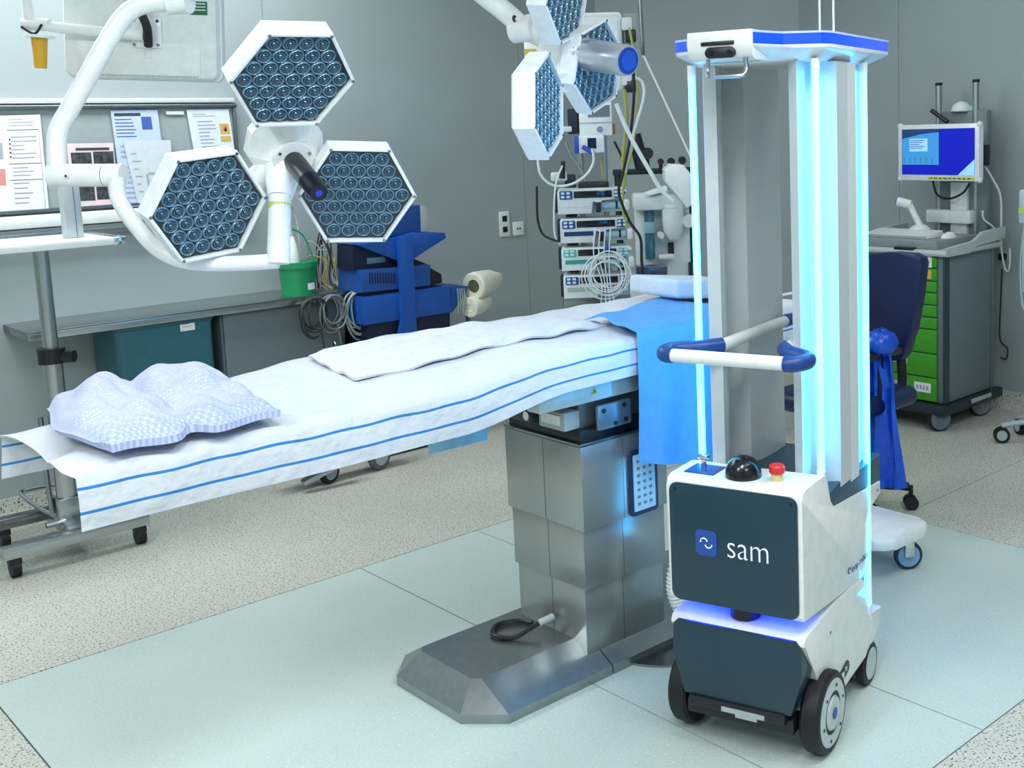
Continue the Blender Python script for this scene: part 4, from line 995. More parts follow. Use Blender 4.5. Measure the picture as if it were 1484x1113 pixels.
tp('dark_bay', [(512, 356), (578, 378), (600, 375), (622, 384), (524, 392), (512, 392)], TYY + 0.05, 0.16, NAVYD)
p = ony(545, 377, TYY + 0.045) - TO
b = MB(); b.box(p, (0.10, 0.01, 0.03), 0.003); b.build('display', mat('display_grey', '5f7d92', 0.3), tow)
tp('lower_box', [(524.6, 431), (652, 413.7), (656, 452.5), (528, 471.5)], TYY, 0.24, BLUEP2, 0.003)
tp('pointed_end', [(652, 413.7), (680, 414.8), (663.7, 441.7), (656, 452.5)], TYY + 0.01, 0.20, BLUE3, 0.002)
tp('gap_panel', [(524.6, 424.5), (624, 413.7), (652, 413.7), (524.6, 431)], TYY + 0.03, 0.18, NAVYD)
tp('plinth', [(532, 470), (652, 452), (652, 640), (532, 660)], TYY + 0.02, 0.22, NAVYD)
b = MB(); b.box((0.02, 0.02, 0.10), (0.42, 0.22, 0.20), 0.01); b.build('base', NAVYD, tow)
for k in range(4):
    p = ony(663 + k * 3.2, 418, TYY - 0.005) - TO; q = ony(664 + k * 3.2, 455, TYY - 0.005) - TO
    b = MB(); b.tube([p, (p + q) / 2 + Vector((0, -0.006, 0)), q], 0.0035, 7, 4); b.build('wire', CABG, tow)
# cream foam rolls
fc = ony(686, 415, 4.97)
fm = thing('foam_roll', 'cream foam roll with a ragged hole leaning beside the blue tower', 'foam roll', (fc.x, 4.97, 0.0))
a_ = fc - Vector(fm.location); e_ = ony(724, 402, 5.06) - Vector(fm.location); dr_ = (e_ - a_).normalized()
b = MB(); ln = (e_ - a_).length
b.lathe([(0.032, 0.02), (0.036, 0.0), (0.064, -0.004), (0.072, 0.004), (0.074, 0.03), (0.062, ln * 0.6), (0.03, ln * 0.95), (0.01, ln)], a_, dr_, 28); b.build('roll', CREAM, fm)
b = MB(); b.lathe([(0.035, 0.004), (0.001, 0.004)], a_, dr_, 9); b.build('hole_lining', mat('hole_olive', '7b7a55', 0.9), fm)
a2 = ony(680, 446, 4.96) - Vector(fm.location)
b = MB(); b.lathe([(0.018, 0.005), (0.02, 0.0), (0.050, 0.0), (0.055, 0.01), (0.046, 0.14), (0.015, 0.20)], a2, dr_, 24); b.build('roll', CREAM, fm)
b = MB(); b.tube([(a2.x + 0.07, 0.12, a2.z - 0.02), (a2.x + 0.12, 0.14, 0.3), (a2.x + 0.12, 0.14, 0.0)], 0.012, 10, 4); b.build('stand', STEELD, fm)
# wall sockets
for i, (x0_, y0_, x1_, y1_, lab) in enumerate(((722, 307, 738, 342, 'tall white wall socket plate with two black inserts'), (742, 322, 758, 340, 'small square white wall socket right of the tall one'))):
    a_, c_ = ony(x0_, y0_, WY), ony(x1_, y1_, WY); cc = (a_ + c_) / 2
    so = thing('wall_socket', lab, 'wall socket', cc)
    b = MB(); b.box((0, -0.006, 0), (c_.x - a_.x, 0.012, a_.z - c_.z), 0.003); b.build('plate', PLASTIC, so)
    for dz in ((0.032, -0.032) if i == 0 else (0,)):
        if i == 0: b = MB(); b.box((0, -0.0125, dz), (0.034, 0.004, 0.034), 0.002); b.build('insert', DARKPL, so)
        else:
            for dx in (-0.009, 0.009): b = MB(); b.cyl((dx, -0.0115, 0), (dx, -0.0135, 0), 0.006, n=10); b.build('hole', DARKPL, so)

# ------------------------------------------------------------------ wheeled instrument table by the wall
ib = fl(102, 772, 0.07)
it = thing('instrument_table', 'wheeled steel instrument table with white top and round pole at the left', 'instrument table', (ib.x, ib.y, 0))
IO = Vector((ib.x, ib.y, 0)); LI = lambda p: Vector(p) - IO
yb = 4.70
b = MB(); b.box(LI((1.30, yb, 0.098)), (0.53, 0.055, 0.045), 0.004); b.build('base_bar', STEEL, it)
b = MB(); b.box(LI((1.33, (yb + 5.10) / 2, 0.098)), (0.09, 5.10 - yb, 0.04), 0.004); b.build('base_bar', STEEL, it)
b = MB(); b.box(LI((1.30, 5.10, 0.098)), (0.40, 0.055, 0.045), 0.004); b.build('base_bar', STEELD, it)
for x, y in ((1.075, yb), (1.53, yb), (1.14, 5.10), (1.46, 5.10)):
    b = MB(); b.cyl(LI((x - 0.016, y, 0.034)), LI((x + 0.016, y, 0.034)), 0.034, n=20); cw = b.build('caster_wheel', BLACK, it)
    b = MB(); b.box(LI((x, y, 0.062)), (0.044, 0.05, 0.03), 0.006); b.build('caster_housing', DARKPL, cw)
pz = lambda x, y: hz(x, y, ib.x, ib.y)
b = MB(); b.box((0, 0, 0.165), (0.085, 0.085, 0.12), 0.006); b.build('pole_socket', STEEL, it)
b = MB(); b.cyl((0, 0, 0.16), (0, 0, pz(74, 515)), 0.036, n=24); b.build('pole', STEEL, it)
b = MB(); b.cyl((0, 0, 0.5), (0, 0, 1.225), 0.028, n=24); b.build('inner_pole', STEEL, it)
b = MB(); zc = pz(74, 515); b.cyl((0, 0, zc - 0.03), (0, 0, zc + 0.03), 0.05, n=24); kc_ = b.build('clamp_collar', DARKPL, it)
kv = Vector((0.7, -0.7, 0)); b = MB(); b.cyl(kv * 0.045, kv * 0.09, 0.024, n=14)
b.build('clamp_knob', DARKPL, kc_, M=Matrix.Translation((0, 0, zc - 0.006)))
b = MB(); b.tube([(-0.055, 0.03, 0.55), (-0.055, 0.03, 0.30), (-0.05, 0.02, 0.16)], 0.010, 8, 4); b.build('gas_strut', STEELD, it)
b = MB(); b.tube([LI((1.30, 4.84, 0.13)), LI((1.24, 4.93, 0.17)), LI((1.20, 5.03, 0.22)), LI((1.24, 5.06, 0.225)), LI((1.36, 5.06, 0.22))], 0.008, 8, 4); b.build('foot_lever', STEEL, it)
b = MB(); b.cyl(LI((1.22, 4.80, 0.135)), LI((1.29, 4.80, 0.135)), 0.011, n=12); b.build('pedal', CHROME, it)
# tray
r1 = ony(181, 337, ib.y - 0.20)
b = MB(); b.box(LI((r1.x - 0.36, ib.y, 1.238)), (0.72, 0.40, 0.03), 0.006); tt = b.build('table_top', WHITE, it)
b = MB(); b.box(LI((r1.x - 0.02, ib.y - 0.001, 1.238)), (0.045, 0.404, 0.033), 0.004); b.build('end_cap', CHROME, tt)
b = MB(); p = LI(ony(127, 350, ib.y - 0.15)); b.cyl(p + Vector((0, 0, -0.014)), p + Vector((0, 0, 0.006)), 0.007, n=10); b.box(p + Vector((0, 0, 0.004)), (0.06, 0.03, 0.01), 0.003); b.build('clamp_screw', DARKPL, it)
pb, ptop = ony(106, 340, ib.y - 0.05), ony(104, 262, ib.y - 0.05)
b = MB(); b.box(LI((pb.x, ib.y - 0.05, (1.253 + ptop.z) / 2)), (0.062, 0.062, ptop.z - 1.253), 0.004); po = b.build('upright', mat('post_grey', 'b3bcbd', 0.4, 0.3), it)
b = MB(); b.box(LI((pb.x + 0.006, ib.y - 0.0815, (1.253 + ptop.z) / 2)), (0.003, 0.002, ptop.z - 1.26)); b.build('groove', STEELD, po)

# low wheeled trolley standing behind the table, only its wheels show
wp = fl(551, 680)
tr_ = thing('wheeled_frame', 'low dark wheeled frame with brake pedal under the shelf behind the table', 'trolley', (wp.x - 0.15, wp.y + 0.12, 0))
WO = Vector(tr_.location)
for (px, py), rw in (((551, 680), 0.07), ((478, 700), 0.055)):
    p = fl(px, py) - WO
    b = MB(); b.lathe([(rw * 0.72, -0.016), (rw * 0.95, -0.016), (rw, -0.01), (rw, 0.01), (rw * 0.95, 0.016), (rw * 0.72, 0.016)], (p.x, p.y, rw), (0.35, -0.94, 0), 28); cw = b.build('caster_wheel', BLACK if rw < 0.06 else mat('wheel_grey', '596064', 0.5), tr_)
    b = MB(); b.lathe([(rw * 0.74, 0.012), (rw * 0.66, 0.018), (rw * 0.25, 0.016), (rw * 0.2, 0.024), (0.001, 0.024)], (p.x, p.y, rw), (0.35, -0.94, 0), 24); b.build('wheel_disc', mat('disc_grey', 'aab2b2', 0.4), cw)
    b = MB(); b.box((p.x, p.y + 0.01, rw * 1.55), (0.05, 0.06, rw * 1.3), 0.01); b.build('caster_fork', STEELD, tr_)
b = MB(); b.box((-0.05, -0.10, 0.19), (0.62, 0.10, 0.06), 0.01); b.build('chassis', DARKPL, tr_)
q0, q1 = fl(438, 700, 0.05) - WO, fl(512, 670, 0.10) - WO
q1 = Vector((q0.x + 0.24, q0.y - 0.03, 0.12)); q0.z = 0.05
b = MB(); d_ = (q1 - q0); b.box((q0 + q1) / 2, (d_.length, 0.05, 0.022), 0.006, M=frame((0, 0, 0), d_, (0, 1, 0)).to_3x3()); b.build('brake_pedal', STEEL, tr_)
# ------------------------------------------------------------------ anaesthesia tower behind the head of the table
def local_frame(px, py, d, deg):
    p = dep(px, py, d); return Matrix.Translation((p.x, p.y, 0)) @ Matrix.Rotation(math.radians(deg), 4, 'Z')
def lp(M, px, py, c=0.0):
    # point of the pixel on the local plane y=c of frame M
    I = M.inverted(); o = I @ Vector((0, 0, CAMH)); r = I.to_3x3() @ ray(px, py); t = (c - o.y) / r.y
    return o + r * t
PT = local_frame(866, 350, 5.0, -40)
pole = thing('infusion_tower', 'steel pole tower carrying the stacked infusion pumps and patient monitor', 'equipment pole', PT.translation, math.radians(-40))
yz = lambda px, py, c=0.0: lp(PT, px, py, c)
for px in (846, 880):
    x = yz(px, 330, 0.10).x
    b = MB(); b.cyl((x, 0.10, 0.06), (x, 0.10, 2.02), 0.014, n=14); b.build('pole', STEEL, pole)
b = MB(); b.box((0, 0.10, 0.05), (0.36, 0.36, 0.03), 0.01); b.build('base', GREYPL, pole)
for sx in (-0.15, 0.15):
    for sy in (-0.05, 0.25):
        b = MB(); b.cyl((sx - 0.012, sy, 0.03), (sx + 0.012, sy, 0.03), 0.03, n=16); b.build('caster_wheel', BLACK, pole)
b = MB(); a, c = yz(838, 265, 0.06), yz(882, 262, 0.06); b.box(((a.x + c.x) / 2, 0.06, a.z - 0.012), (c.x - a.x, 0.10, 0.03), 0.005); b.build('shelf_bracket', DARKPL, pole)
b = MB(); b.box((yz(830, 350, 0.10).x, 0.10, 1.14), (0.05, 0.02, 0.55), 0.004); b.build('rack_rail', NAVYD, pole)
b = MB(); a = yz(815, 475, 0.04); b.box((yz(865, 440, 0.06).x, 0.06, 0.86), (0.30, 0.16, 0.07), 0.008); b.build('rack_shelf', STEELD, pole)
# four syringe pumps
PW = mat('pump_white', 'dfe5e6', 0.35); PDK = mat('pump_screen', '10161f', 0.12); PBL = mat('pump_blue', '1c4d8c', 0.4); PTE = mat('pump_teal', '5fb9b0', 0.4)
KEY = mat('pump_key', 'd4e2ee', 0.4)
pumps = [((807, 272), (912, 266), 310, 'e0e4e8', 'topmost syringe pump in the stack, with a pale grey name strip', PBL),
         ((811, 315), (917, 308), 352, '1d2f6d', 'second syringe pump from the top, with a dark blue name strip', PBL),
         ((813, 357), (919, 350), 392, '2f9a92', 'third syringe pump from the top, with teal keys and name strip', PTE),
         ((816, 397), (921, 388), 432, 'a9b5a8', 'lowest syringe pump in the stack, with a grey-green name strip', PBL)]
for i, (tl, tr2, yb_, strip, lab, keym) in enumerate(pumps):
    a, c, d_ = yz(*tl, -0.05), yz(*tr2, -0.05), yz(tl[0] + 6, yb_, -0.05)
    wdt = c.x - a.x; h = a.z - d_.z - 0.006; cx = (a.x + c.x) / 2; cz = (a.z + d_.z) / 2 - 0.006
    pm = thing('syringe_pump', lab, 'syringe pump', PT @ Vector((cx, -0.05, cz - h / 2)), math.radians(-40), 'stacked syringe pumps')
    X = wdt / 2
    prof = [(-X, 0.0), (-X, h * 0.9), (-X * 0.94, h), (X * 0.80, h), (X * 0.93, h * 0.86), (X * 0.80, h * 0.55), (-X * 0.05, h * 0.50), (-X * 0.05, 0.0)]
    M_ = Matrix(((1, 0, 0, 0), (0, 0, 1, 0), (0, 1, 0, 0), (0, 0, 0, 1)))
    b = MB(); b.prism(prof, 0.0, 0.13, M_, 0.004); b.build('housing', PW, pm)
    b = MB(); b.box((0.02 * X, 0.075, h * 0.28), (2 * X * 0.92, 0.10, h * 0.5), 0.006); b.build('syringe_bed', mat('pump_grey', 'b8c4c8', 0.4), pm)
    b = MB(); b.box((-X * 0.02, -0.001, h * 0.77), (X * 1.05, 0.004, h * 0.28), 0.001); b.build('screen', PDK, pm)
    b = MB(); b.prism([(x - X * 0.76, y + h * 0.76) for x, y in rrect(X * 0.36, h * 0.34, 0.006)], -0.002, 0.002, M_); kl = b.build('key_panel', keym, pm)
    b = MB(); b.prism([(X * 0.56, h * 0.58), (X * 0.80, h * 0.60), (X * 0.90, h * 0.80), (X * 0.78, h * 0.93), (X * 0.56, h * 0.93)], -0.002, 0.002, M_); kr = b.build('key_panel', keym, pm)
    for kk, x0_, par in ((0, -X * 0.85, kl), (1, X * 0.62, kr)):
        for q in range(2):
            for r_ in range(2):
                b = MB(); b.box((x0_ + q * X * 0.15, -0.004, h * (0.69 + 0.15 * r_)), (X * 0.10, 0.004, h * 0.10), 0.002); b.build('key', KEY, par)
    b = MB(); b.box((-X * 0.50, -0.0015, h * 0.38), (X * 0.80, 0.003, h * 0.18)); b.build('name_strip', mat('strip_' + strip, strip, 0.4), pm)
    b = MB(); b.cyl((X * 0.10, 0.02, h * 0.30), (X * 0.80, 0.02, h * 0.30), h * 0.15, n=16); b.build('syringe', mat('syringe_clear', '9fc2cf', 0.15, coat=0.6), pm)
    b = MB(); b.cyl((X * 0.60, 0.02, h * 0.30), (X * 0.66, 0.02, h * 0.30), h * 0.155, n=16); b.build('plunger_seal', DARKPL, pm)
    b = MB(); b.box((X * 0.12, -0.002, h * 0.28), (X * 0.14, 0.03, h * 0.48), 0.004); cl = b.build('clamp', DARKPL, pm)
    b = MB(); b.box((X * 0.12, -0.016, h * 0.50), (X * 0.18, 0.016, h * 0.10), 0.003); b.build('clamp_grip', PW, cl)
    b = MB(); b.box((X * 0.90, 0.01, h * 0.30), (X * 0.16, 0.06, h * 0.44), 0.008); b.build('plunger_drive', PW, pm)
    b = MB(); b.box((-X - 0.006, 0.075, h * 0.5), (0.014, 0.11, h * 0.9), 0.005); b.build('side_cheek', NAVYD, pm)
HC = [0]
def hose(px, r, mm, name, label, cat='cable', cs=None, base=PT, c=-0.1, n=8):
    c = c if c != -0.1 else -0.09 - 0.024 * HC[0]; HC[0] += 1
    P = [lp(base, x, y, (cs[i] if cs else c)) for i, (x, y) in enumerate(px)]
    P = [base @ p for p in P]
    o = MB(); o.tube(P, r, n, 6); return tag(o.build(name, mm), label, cat)
# coiled white lines in front of the pumps
TUBW = mat('tube_white', 'dfe6ea', 0.35)
cl = thing('infusion_line', 'coil of thin white infusion lines hanging in front of the lower pumps', 'tubing', PT @ Vector((yz(880, 395, -0.14).x, -0.14, 0.9)), math.radians(-40))
CO = yz(880, 395, -0.14); rr = random.Random(2)
for k in range(8):
    ex = rr.uniform(0.06, 0.10); ez = rr.uniform(0.065, 0.10); ox = rr.uniform(-0.015, 0.02); oz = CO.z - 0.9 + rr.uniform(-0.02, 0.015)
    b = MB(); b.tube([(ox + ex * math.cos(t), -0.004 * k + 0.006 * math.sin(2 * t + k), oz + ez * math.sin(t)) for t in [2 * PI * i / 14 for i in range(14)]], 0.0028, 6, 3, loop=True); b.build('loop', TUBW, cl)
for k in range(4):
    x = -0.045 + 0.022 * k
    b = MB(); b.tube([(x, -0.01, CO.z - 0.9 + 0.19), (x - 0.01, -0.02, CO.z - 0.9 + 0.08), (x + 0.02 - 0.01 * k, -0.02, CO.z - 0.9 - 0.04), (x + 0.01, -0.01, CO.z - 0.9 - 0.15)], 0.0028, 6, 6); b.build('line', TUBW, cl)
b = MB(); p = yz(881, 358, -0.15); b.ball((p.x - CO.x, -0.01, p.z - 0.9), (0.013, 0.010, 0.013), 12); b.build('blue_filter', BLUEPL, cl)
hose([(779, 225), (783, 252), (800, 268), (825, 268), (848, 255), (860, 235), (858, 215)], 0.0055, TUBW, 'tube', 'white tube looping under the left lamp head beside the pumps', 'tubing')
hose([(815, 240), (806, 265), (803, 300), (804, 340), (812, 355)], 0.004, TUBW, 'tube', 'thin white tube running down the left side of the pump stack', 'tubing')
hose([(778, 270), (779, 315), (786, 338), (800, 347), (812, 350)], 0.005, BLACK, 'cable', 'black cable curving into the left side of the pump stack')
hose([(912, 40), (922, 100), (924, 160), (916, 215), (905, 262), (902, 300), (910, 330)], 0.005, mat('cable_lime', 'a3ad58', 0.5), 'cable', 'yellow-green cable running down right of the pumps')
hose([(905, 130), (908, 170), (905, 210), (903, 235), (906, 270)], 0.008, mat('hose_yellow', '9ba24c', 0.5), 'hose', 'thick yellow hose right of the patient monitor', 'hose')
hose([(918, 112), (930, 118), (933, 140), (922, 180), (912, 215), (905, 250)], 0.006, TUBW, 'tube', 'white tube looping down from the monitor side sockets', 'tubing')
hose([(915, 80), (919, 130), (913, 200), (902, 255), (897, 280), (912, 320), (928, 345), (930, 380), (935, 420)], 0.006, BLACK, 'cable', 'long black cable hanging from the monitor past the pumps')
hose([(890, 205), (900, 225), (905, 245), (903, 262)], 0.005, BLACK, 'cable', 'black cable crossing behind the yellow hose', c=0.06)
hose([(893, 150), (905, 180), (920, 210), (940, 245), (958, 275), (975, 292)], 0.009, TUBW, 'hose', 'white breathing hose slanting down to the anaesthesia machine', 'hose')
hose([(820, 205), (828, 225), (842, 245), (848, 262)], 0.005, CABG, 'cable', 'grey cable hanging under the left lamp head', c=0.06)
hose([(868, 205), (872, 240), (876, 262)], 0.004, mat('cable_lime', 'b7c255', 0.5), 'cable', 'thin green cable below the small white module', c=0.06)
# patient monitor: big white housing, open side with plugs
pmn = thing('patient_monitor', 'large white patient monitor housing behind the far surgical lamp', 'monitor', PT @ Vector((0, 0, yz(830, 135).z)), math.radians(-40))
a, c = yz(757, 20, 0.0), yz(905, 132, 0.0); zo = yz(830, 135).z
b = MB(); b.box(((a.x + c.x) / 2, 0.06, (a.z + c.z) / 2 - zo), (c.x - a.x, 0.12, a.z - c.z), 0.02, seg=3); hs = b.build('housing', PLASTIC, pmn)
b = MB(); a2, c2 = yz(762, 28, -0.002), yz(898, 130, -0.002); b.box(((a2.x + c2.x) / 2, 0.0, (a2.z + c2.z) / 2 - zo), (c2.x - a2.x, 0.006, a2.z - c2.z), 0.002); b.build('front_frame', WHITE, pmn)
b = MB(); xs = c.x + 0.035; b.box((xs, 0.09, (a.z + c.z) / 2 - zo), (0.06, 0.14, (a.z - c.z) * 0.96), 0.008); sd = b.build('side_block', mat('side_grey', '9aa5a6', 0.45), pmn)
for k, (py, mm) in enumerate(((35, PLASTIC), (52, DARKPL), (75, DARKPL), (95, PLASTIC), (115, PLASTIC), (125, DARKPL))):
    p = yz(908 + (k % 2) * 6, py, 0.015); b = MB(); b.box((p.x, 0.012, p.z - zo), (0.045, 0.03, 0.055), 0.006); b.build('plug', mm, sd)
for k in range(2):
    b = MB(); p = yz(768 + 95 * k, 75 - 30 * k, -0.01); b.box((p.x, -0.004, p.z - zo), (0.05, 0.003, 0.025)); b.build('label', mat('label_amber', 'e3c24f', 0.6), pmn)
b = MB(); b.cyl((yz(846, 330, 0.1).x, 0.1, c.z - zo - 0.01), (yz(846, 330, 0.1).x, 0.1, a.z - zo), 0.02, n=12); b.build('mount_post', STEELD, pmn)
# module with small screen, small white blue module, dark box
def boxthing(name, label, cat, x0_, y0_, x1_, y1_, depth_, mm, c=-0.02):
    a, c_ = yz(x0_, y0_, c), yz(x1_, y1_, c); z0 = c_.z
    t = thing(name, label, cat, PT @ Vector(((a.x + c_.x) / 2, c, z0)), math.radians(-40))
    w_, h_ = c_.x - a.x, a.z - c_.z
    b = MB(); b.box((0, depth_ / 2, h_ / 2), (w_, depth_, h_), 0.006); b.build('housing', mm, t)
    return t, w_, h_
t, w_, h_ = boxthing('gas_module', 'white gas module with a small grey screen under the patient monitor', 'module', 838, 148, 888, 196, 0.10, WHITE)
b = MB(); b.box((0.015, -0.002, h_ * 0.72), (w_ * 0.66, 0.004, h_ * 0.34)); b.build('screen', mat('screen_grey', '6f7d84', 0.2), t)
b = MB(); b.cyl((w_ * 0.12, -0.001, h_ * 0.18), (w_ * 0.12, -0.01, h_ * 0.18), 0.014, n=14); b.build('connector', CHROME, t)
b = MB(); b.box((0, -0.001, h_ * 0.38), (w_, 0.003, 0.004)); b.build('seam', INKL, t)
t, w_, h_ = boxthing('wooden_block', 'small orange-brown block at the right of the gas module', 'block', 884, 179, 892, 195, 0.06, mat('amber_block', 'a8742c', 0.6), 0.01)
t, w_, h_ = boxthing('blue_module', 'small white module with blue side and dark window above the pumps', 'module', 833, 197, 876, 221, 0.06, WHITE, -0.04)
b = MB(); b.box((-w_ / 2 + 0.006, 0.028, h_ / 2), (0.02, 0.066, h_ * 1.01), 0.004); b.build('blue_cheek', BLUEPL, t)
b = MB(); b.box((0.01, -0.002, h_ * 0.55), (w_ * 0.3, 0.004, h_ * 0.6)); b.build('window', mat('window_navy', '0d2048', 0.15), t)
b = MB(); b.cyl((-0.03, -0.008, h_ * 0.36), (0.012, -0.028, h_ * 0.02), 0.010, 0.012, n=12); b.build('blue_plug', BLUEPL, t)
t, w_, h_ = boxthing('socket_box', 'dark navy socket box with cables left of the gas module', 'socket box', 822, 158, 838, 194, 0.08, NAVYD, 0.0)
b = MB(); b.box((-0.03, -0.004, h_ * 0.2), (0.05, 0.03, 0.025), 0.006); b.build('plug', PLASTIC, t)
t, w_, h_ = boxthing('hand_switch', 'small white hand switch with black grip hanging by the lamp head', 'hand switch', 798, 250, 822, 262, 0.03, PLASTIC, -0.06)
b = MB(); b.cyl((w_ * 0.2, -0.01, 0.012), (w_ * 0.3, -0.01, 0.085), 0.013, 0.009, n=12); b.build('grip', DARKPL, t)

# ------------------------------------------------------------------ anaesthesia machine
AM = local_frame(968, 360, 5.5, -40)
am = thing('anaesthesia_machine', 'white anaesthesia machine with tilted display and round absorber beside the robot', 'anaesthesia machine', AM.translation, math.radians(-40))
az = lambda px, py, c=0.0: lp(AM, px, py, c)
AMW = mat('machine_white', 'd9dfe0', 0.4)
def abox(name, x0_, y0_, x1_, y1_, c, d_, mm, r=0.008, parent=None):
    a, c_ = az(x0_, y0_, c), az(x1_, y1_, c)
    b = MB(); b.box(((a.x + c_.x) / 2, c + d_ / 2, (a.z + c_.z) / 2), (c_.x - a.x, d_, a.z - c_.z), r); return b.build(name, mm, parent or am)
bt = az(968, 415, 0.05)
b = MB(); b.box((0.02, 0.20, 0.42), (0.46, 0.34, 0.70), 0.02); b.build('cabinet', AMW, am)
b = MB(); b.box((0.02, 0.20, 0.045), (0.50, 0.40, 0.05), 0.01); b.build('base', GREYPL, am)
abox('back_panel', 920, 300, 1002, 412, 0.10, 0.10, AMW)
abox('work_shelf', 918, 283, 1000, 303, -0.02, 0.22, AMW, 0.012)
fm_ = abox('flow_tube_panel', 933, 302, 950, 376, 0.06, 0.05, mat('flow_teal', '3f6f86', 0.15, coat=0.5))
abox('flow_band', 934, 322, 949, 338, 0.05, 0.02, mat('flow_pale', '8fb7c8', 0.3), 0.003, fm_)
a = az(975, 302, -0.02)
b = MB(); ra = (az(992, 320, -0.02).x - az(960, 320, -0.02).x) / 2; zl = az(975, 351, -0.02).z
b.lathe([(0.001, zl), (ra * 0.55, zl + 0.015), (ra * 0.9, zl + 0.055), (ra, zl + 0.11), (ra, a.z + 0.002), (ra * 1.05, a.z + 0.004), (ra * 1.05, a.z + 0.02), (0.001, a.z + 0.022)], (az(976, 320, -0.02).x, 0.0, 0), n=28); b.build('absorber', AMW, am)
# tilted display (back seen as a wedge)
pts = [az(x, y, -0.03) for x, y in ((963, 246), (972, 238), (990, 239), (1004, 256), (1004, 296), (995, 301), (964, 262))]
M_ = Matrix(((1, 0, 0, 0), (0, 0, 1, 0), (0, 1, 0, 0), (0, 0, 0, 1)))
b = MB(); b.prism([(p.x, p.z) for p in pts], -0.05, 0.14, M_, 0.006); b.build('display_head', WHITE, am)
b = MB(); p0 = az(975, 290, 0.04); p1 = az(985, 262, 0.04); b.cyl(p0, p1, 0.03, 0.022, n=14); b.build('display_neck', AMW, am)
b = MB(); pts = [az(x, y, -0.06) for x, y in ((935, 281), (966, 270), (968, 277), (940, 284))]; b.prism([(p.x, p.z) for p in pts], -0.06, 0.08, M_, 0.002); b.build('writing_flap', WHITE, am)
for px, py in ((958, 341), (998, 320)):
    p = az(px, py, -0.02); b = MB(); b.cyl((p.x, 0.11, p.z), (p.x, -0.03, p.z), 0.016 if px < 990 else 0.032, n=16); b.build('port', AMW, am)
abox('pressure_gauge', 968, 352, 977, 368, 0.085, 0.03, DARKPL, 0.003)
abox('side_gauge', 998, 380, 1003, 412, 0.085, 0.03, DARKPL, 0.003)
abox('cup_shelf', 955, 370, 978, 376, 0.02, 0.10, AMW, 0.008)
JAR = mat('smoked_plastic', '4a5c86', 0.15, coat=0.5, trans=0.6)
abox('suction_jar', 922, 387, 968, 412, -0.06, 0.10, JAR, 0.004)
# dark rail with clamps on the wall side, thin slanted boom
rl = thing('equipment_rail', 'dark horizontal rail with knobs behind the anaesthesia machine', 'rail', AM @ Vector((0, 0.45, 0)), math.radians(-40))
a, c = az(888, 252, 0.45), az(1002, 244, 0.45)
b = MB(); b.box(((a.x + c.x) / 2, 0, (a.z + c.z) / 2), (c.x - a.x, 0.03, 0.03), 0.003); b.build('bar', mat('rail_dark', '26343a', 0.4, 0.5), rl)
for px, py, r_ in ((938, 222, 0.030), (957, 234, 0.016), (972, 234, 0.020), (988, 232, 0.020)):
    p = az(px, py, 0.45); b = MB(); b.cyl((p.x, 0.0, p.z), (p.x, -0.04, p.z), r_, n=16); b.build('knob', DARKPL, rl)
    b = MB(); b.cyl((p.x, -0.01, p.z), (p.x, -0.01, a.z), 0.009, n=10); b.build('knob_stem', DARKPL, rl)
b = MB(); q0, q1 = az(919, 195, 0.45), az(932, 245, 0.45); b.cyl((q0.x, 0, q0.z), (q1.x, 0, q1.z), 0.035, 0.04, n=14); b.build('clamp_body', DARKPL, rl)
for px in (895, 1000):
    p = az(px, 250, 0.45); b = MB(); b.cyl((p.x, 0, 0.0), (p.x, 0, p.z), 0.018, n=12); b.build('upright', mat('rail_dark', '26343a'), rl)
q0, q1 = AM @ az(932, 80, 0.2), AM @ az(1003, 232, 0.2)
bo = thing('support_boom', 'thin dark and white boom slanting down beside the robot', 'boom arm', q1)
b = MB(); b.cyl(q0 - q1, (0, 0, 0), 0.006, n=10); b.build('rod', PLASTIC, bo)
b = MB(); off = Vector((0.009, 0.009, -0.008)); b.cyl(q0 - q1 + off, off, 0.004, n=10); b.build('cable', BLACK, bo)
b = MB(); e = (q0 - q1); b.cyl(e, (e.x - 0.02, e.y + 0.02, CEIL - q1.z), 0.01, n=10); b.build('ceiling_drop', STEELD, bo)
# ------------------------------------------------------------------ workstation cart on the right
CXF, CYS = 4.985, 3.11
cart = thing('drawer_cart', 'grey computer cart with bright green drawers on big casters by the right wall', 'cart', (CXF + 0.27, CYS + 0.29, 0))
CO_ = Vector(cart.location); LC = lambda p: Vector(p) - CO_
CW_, CD_ = 0.58, 0.50
GB = mat('cart_grey', '6b7b82', 0.4); GD = mat('cart_dark', '1f2b33', 0.45)
ztop = 0.915; zbot = 0.145
b = MB(); b.box(LC((CXF + CD_ / 2, CYS + CW_ / 2, (ztop + zbot) / 2)), (CD_, CW_, ztop - zbot), 0.006); b.build('body', GB, cart)
b = MB(); b.box(LC((CXF + 0.012, CYS - 0.004, (ztop + zbot) / 2)), (0.05, 0.012, ztop - zbot), 0.004); b.build('corner_post', mat('cart_edge', '3d4f59', 0.35, 0.5), cart)
b = MB(); b.box(LC((CXF + CD_ - 0.04, CYS - 0.003, (ztop + zbot) / 2)), (0.006, 0.008, ztop - zbot)); b.build('side_trim', STEEL, cart)
zs = [0.911, 0.854, 0.786, 0.726, 0.662, 0.597, 0.534, 0.406, 0.279, 0.150]
for z1, z0 in zip(zs, zs[1:]):
    b = MB(); b.box(LC((CXF - 0.008, CYS + CW_ / 2 + 0.012, (z0 + z1) / 2)), (0.018, CW_ - 0.05, z1 - z0 - 0.006), 0.003); d_ = b.build('drawer', GREEN, cart)
    if z1 - z0 > 0.1:
        b = MB(); b.box(LC((CXF - 0.020, CYS + CW_ / 2, z1 - 0.055)), (0.012, 0.16, 0.03), 0.004); b.build('handle', GREYPL, d_)
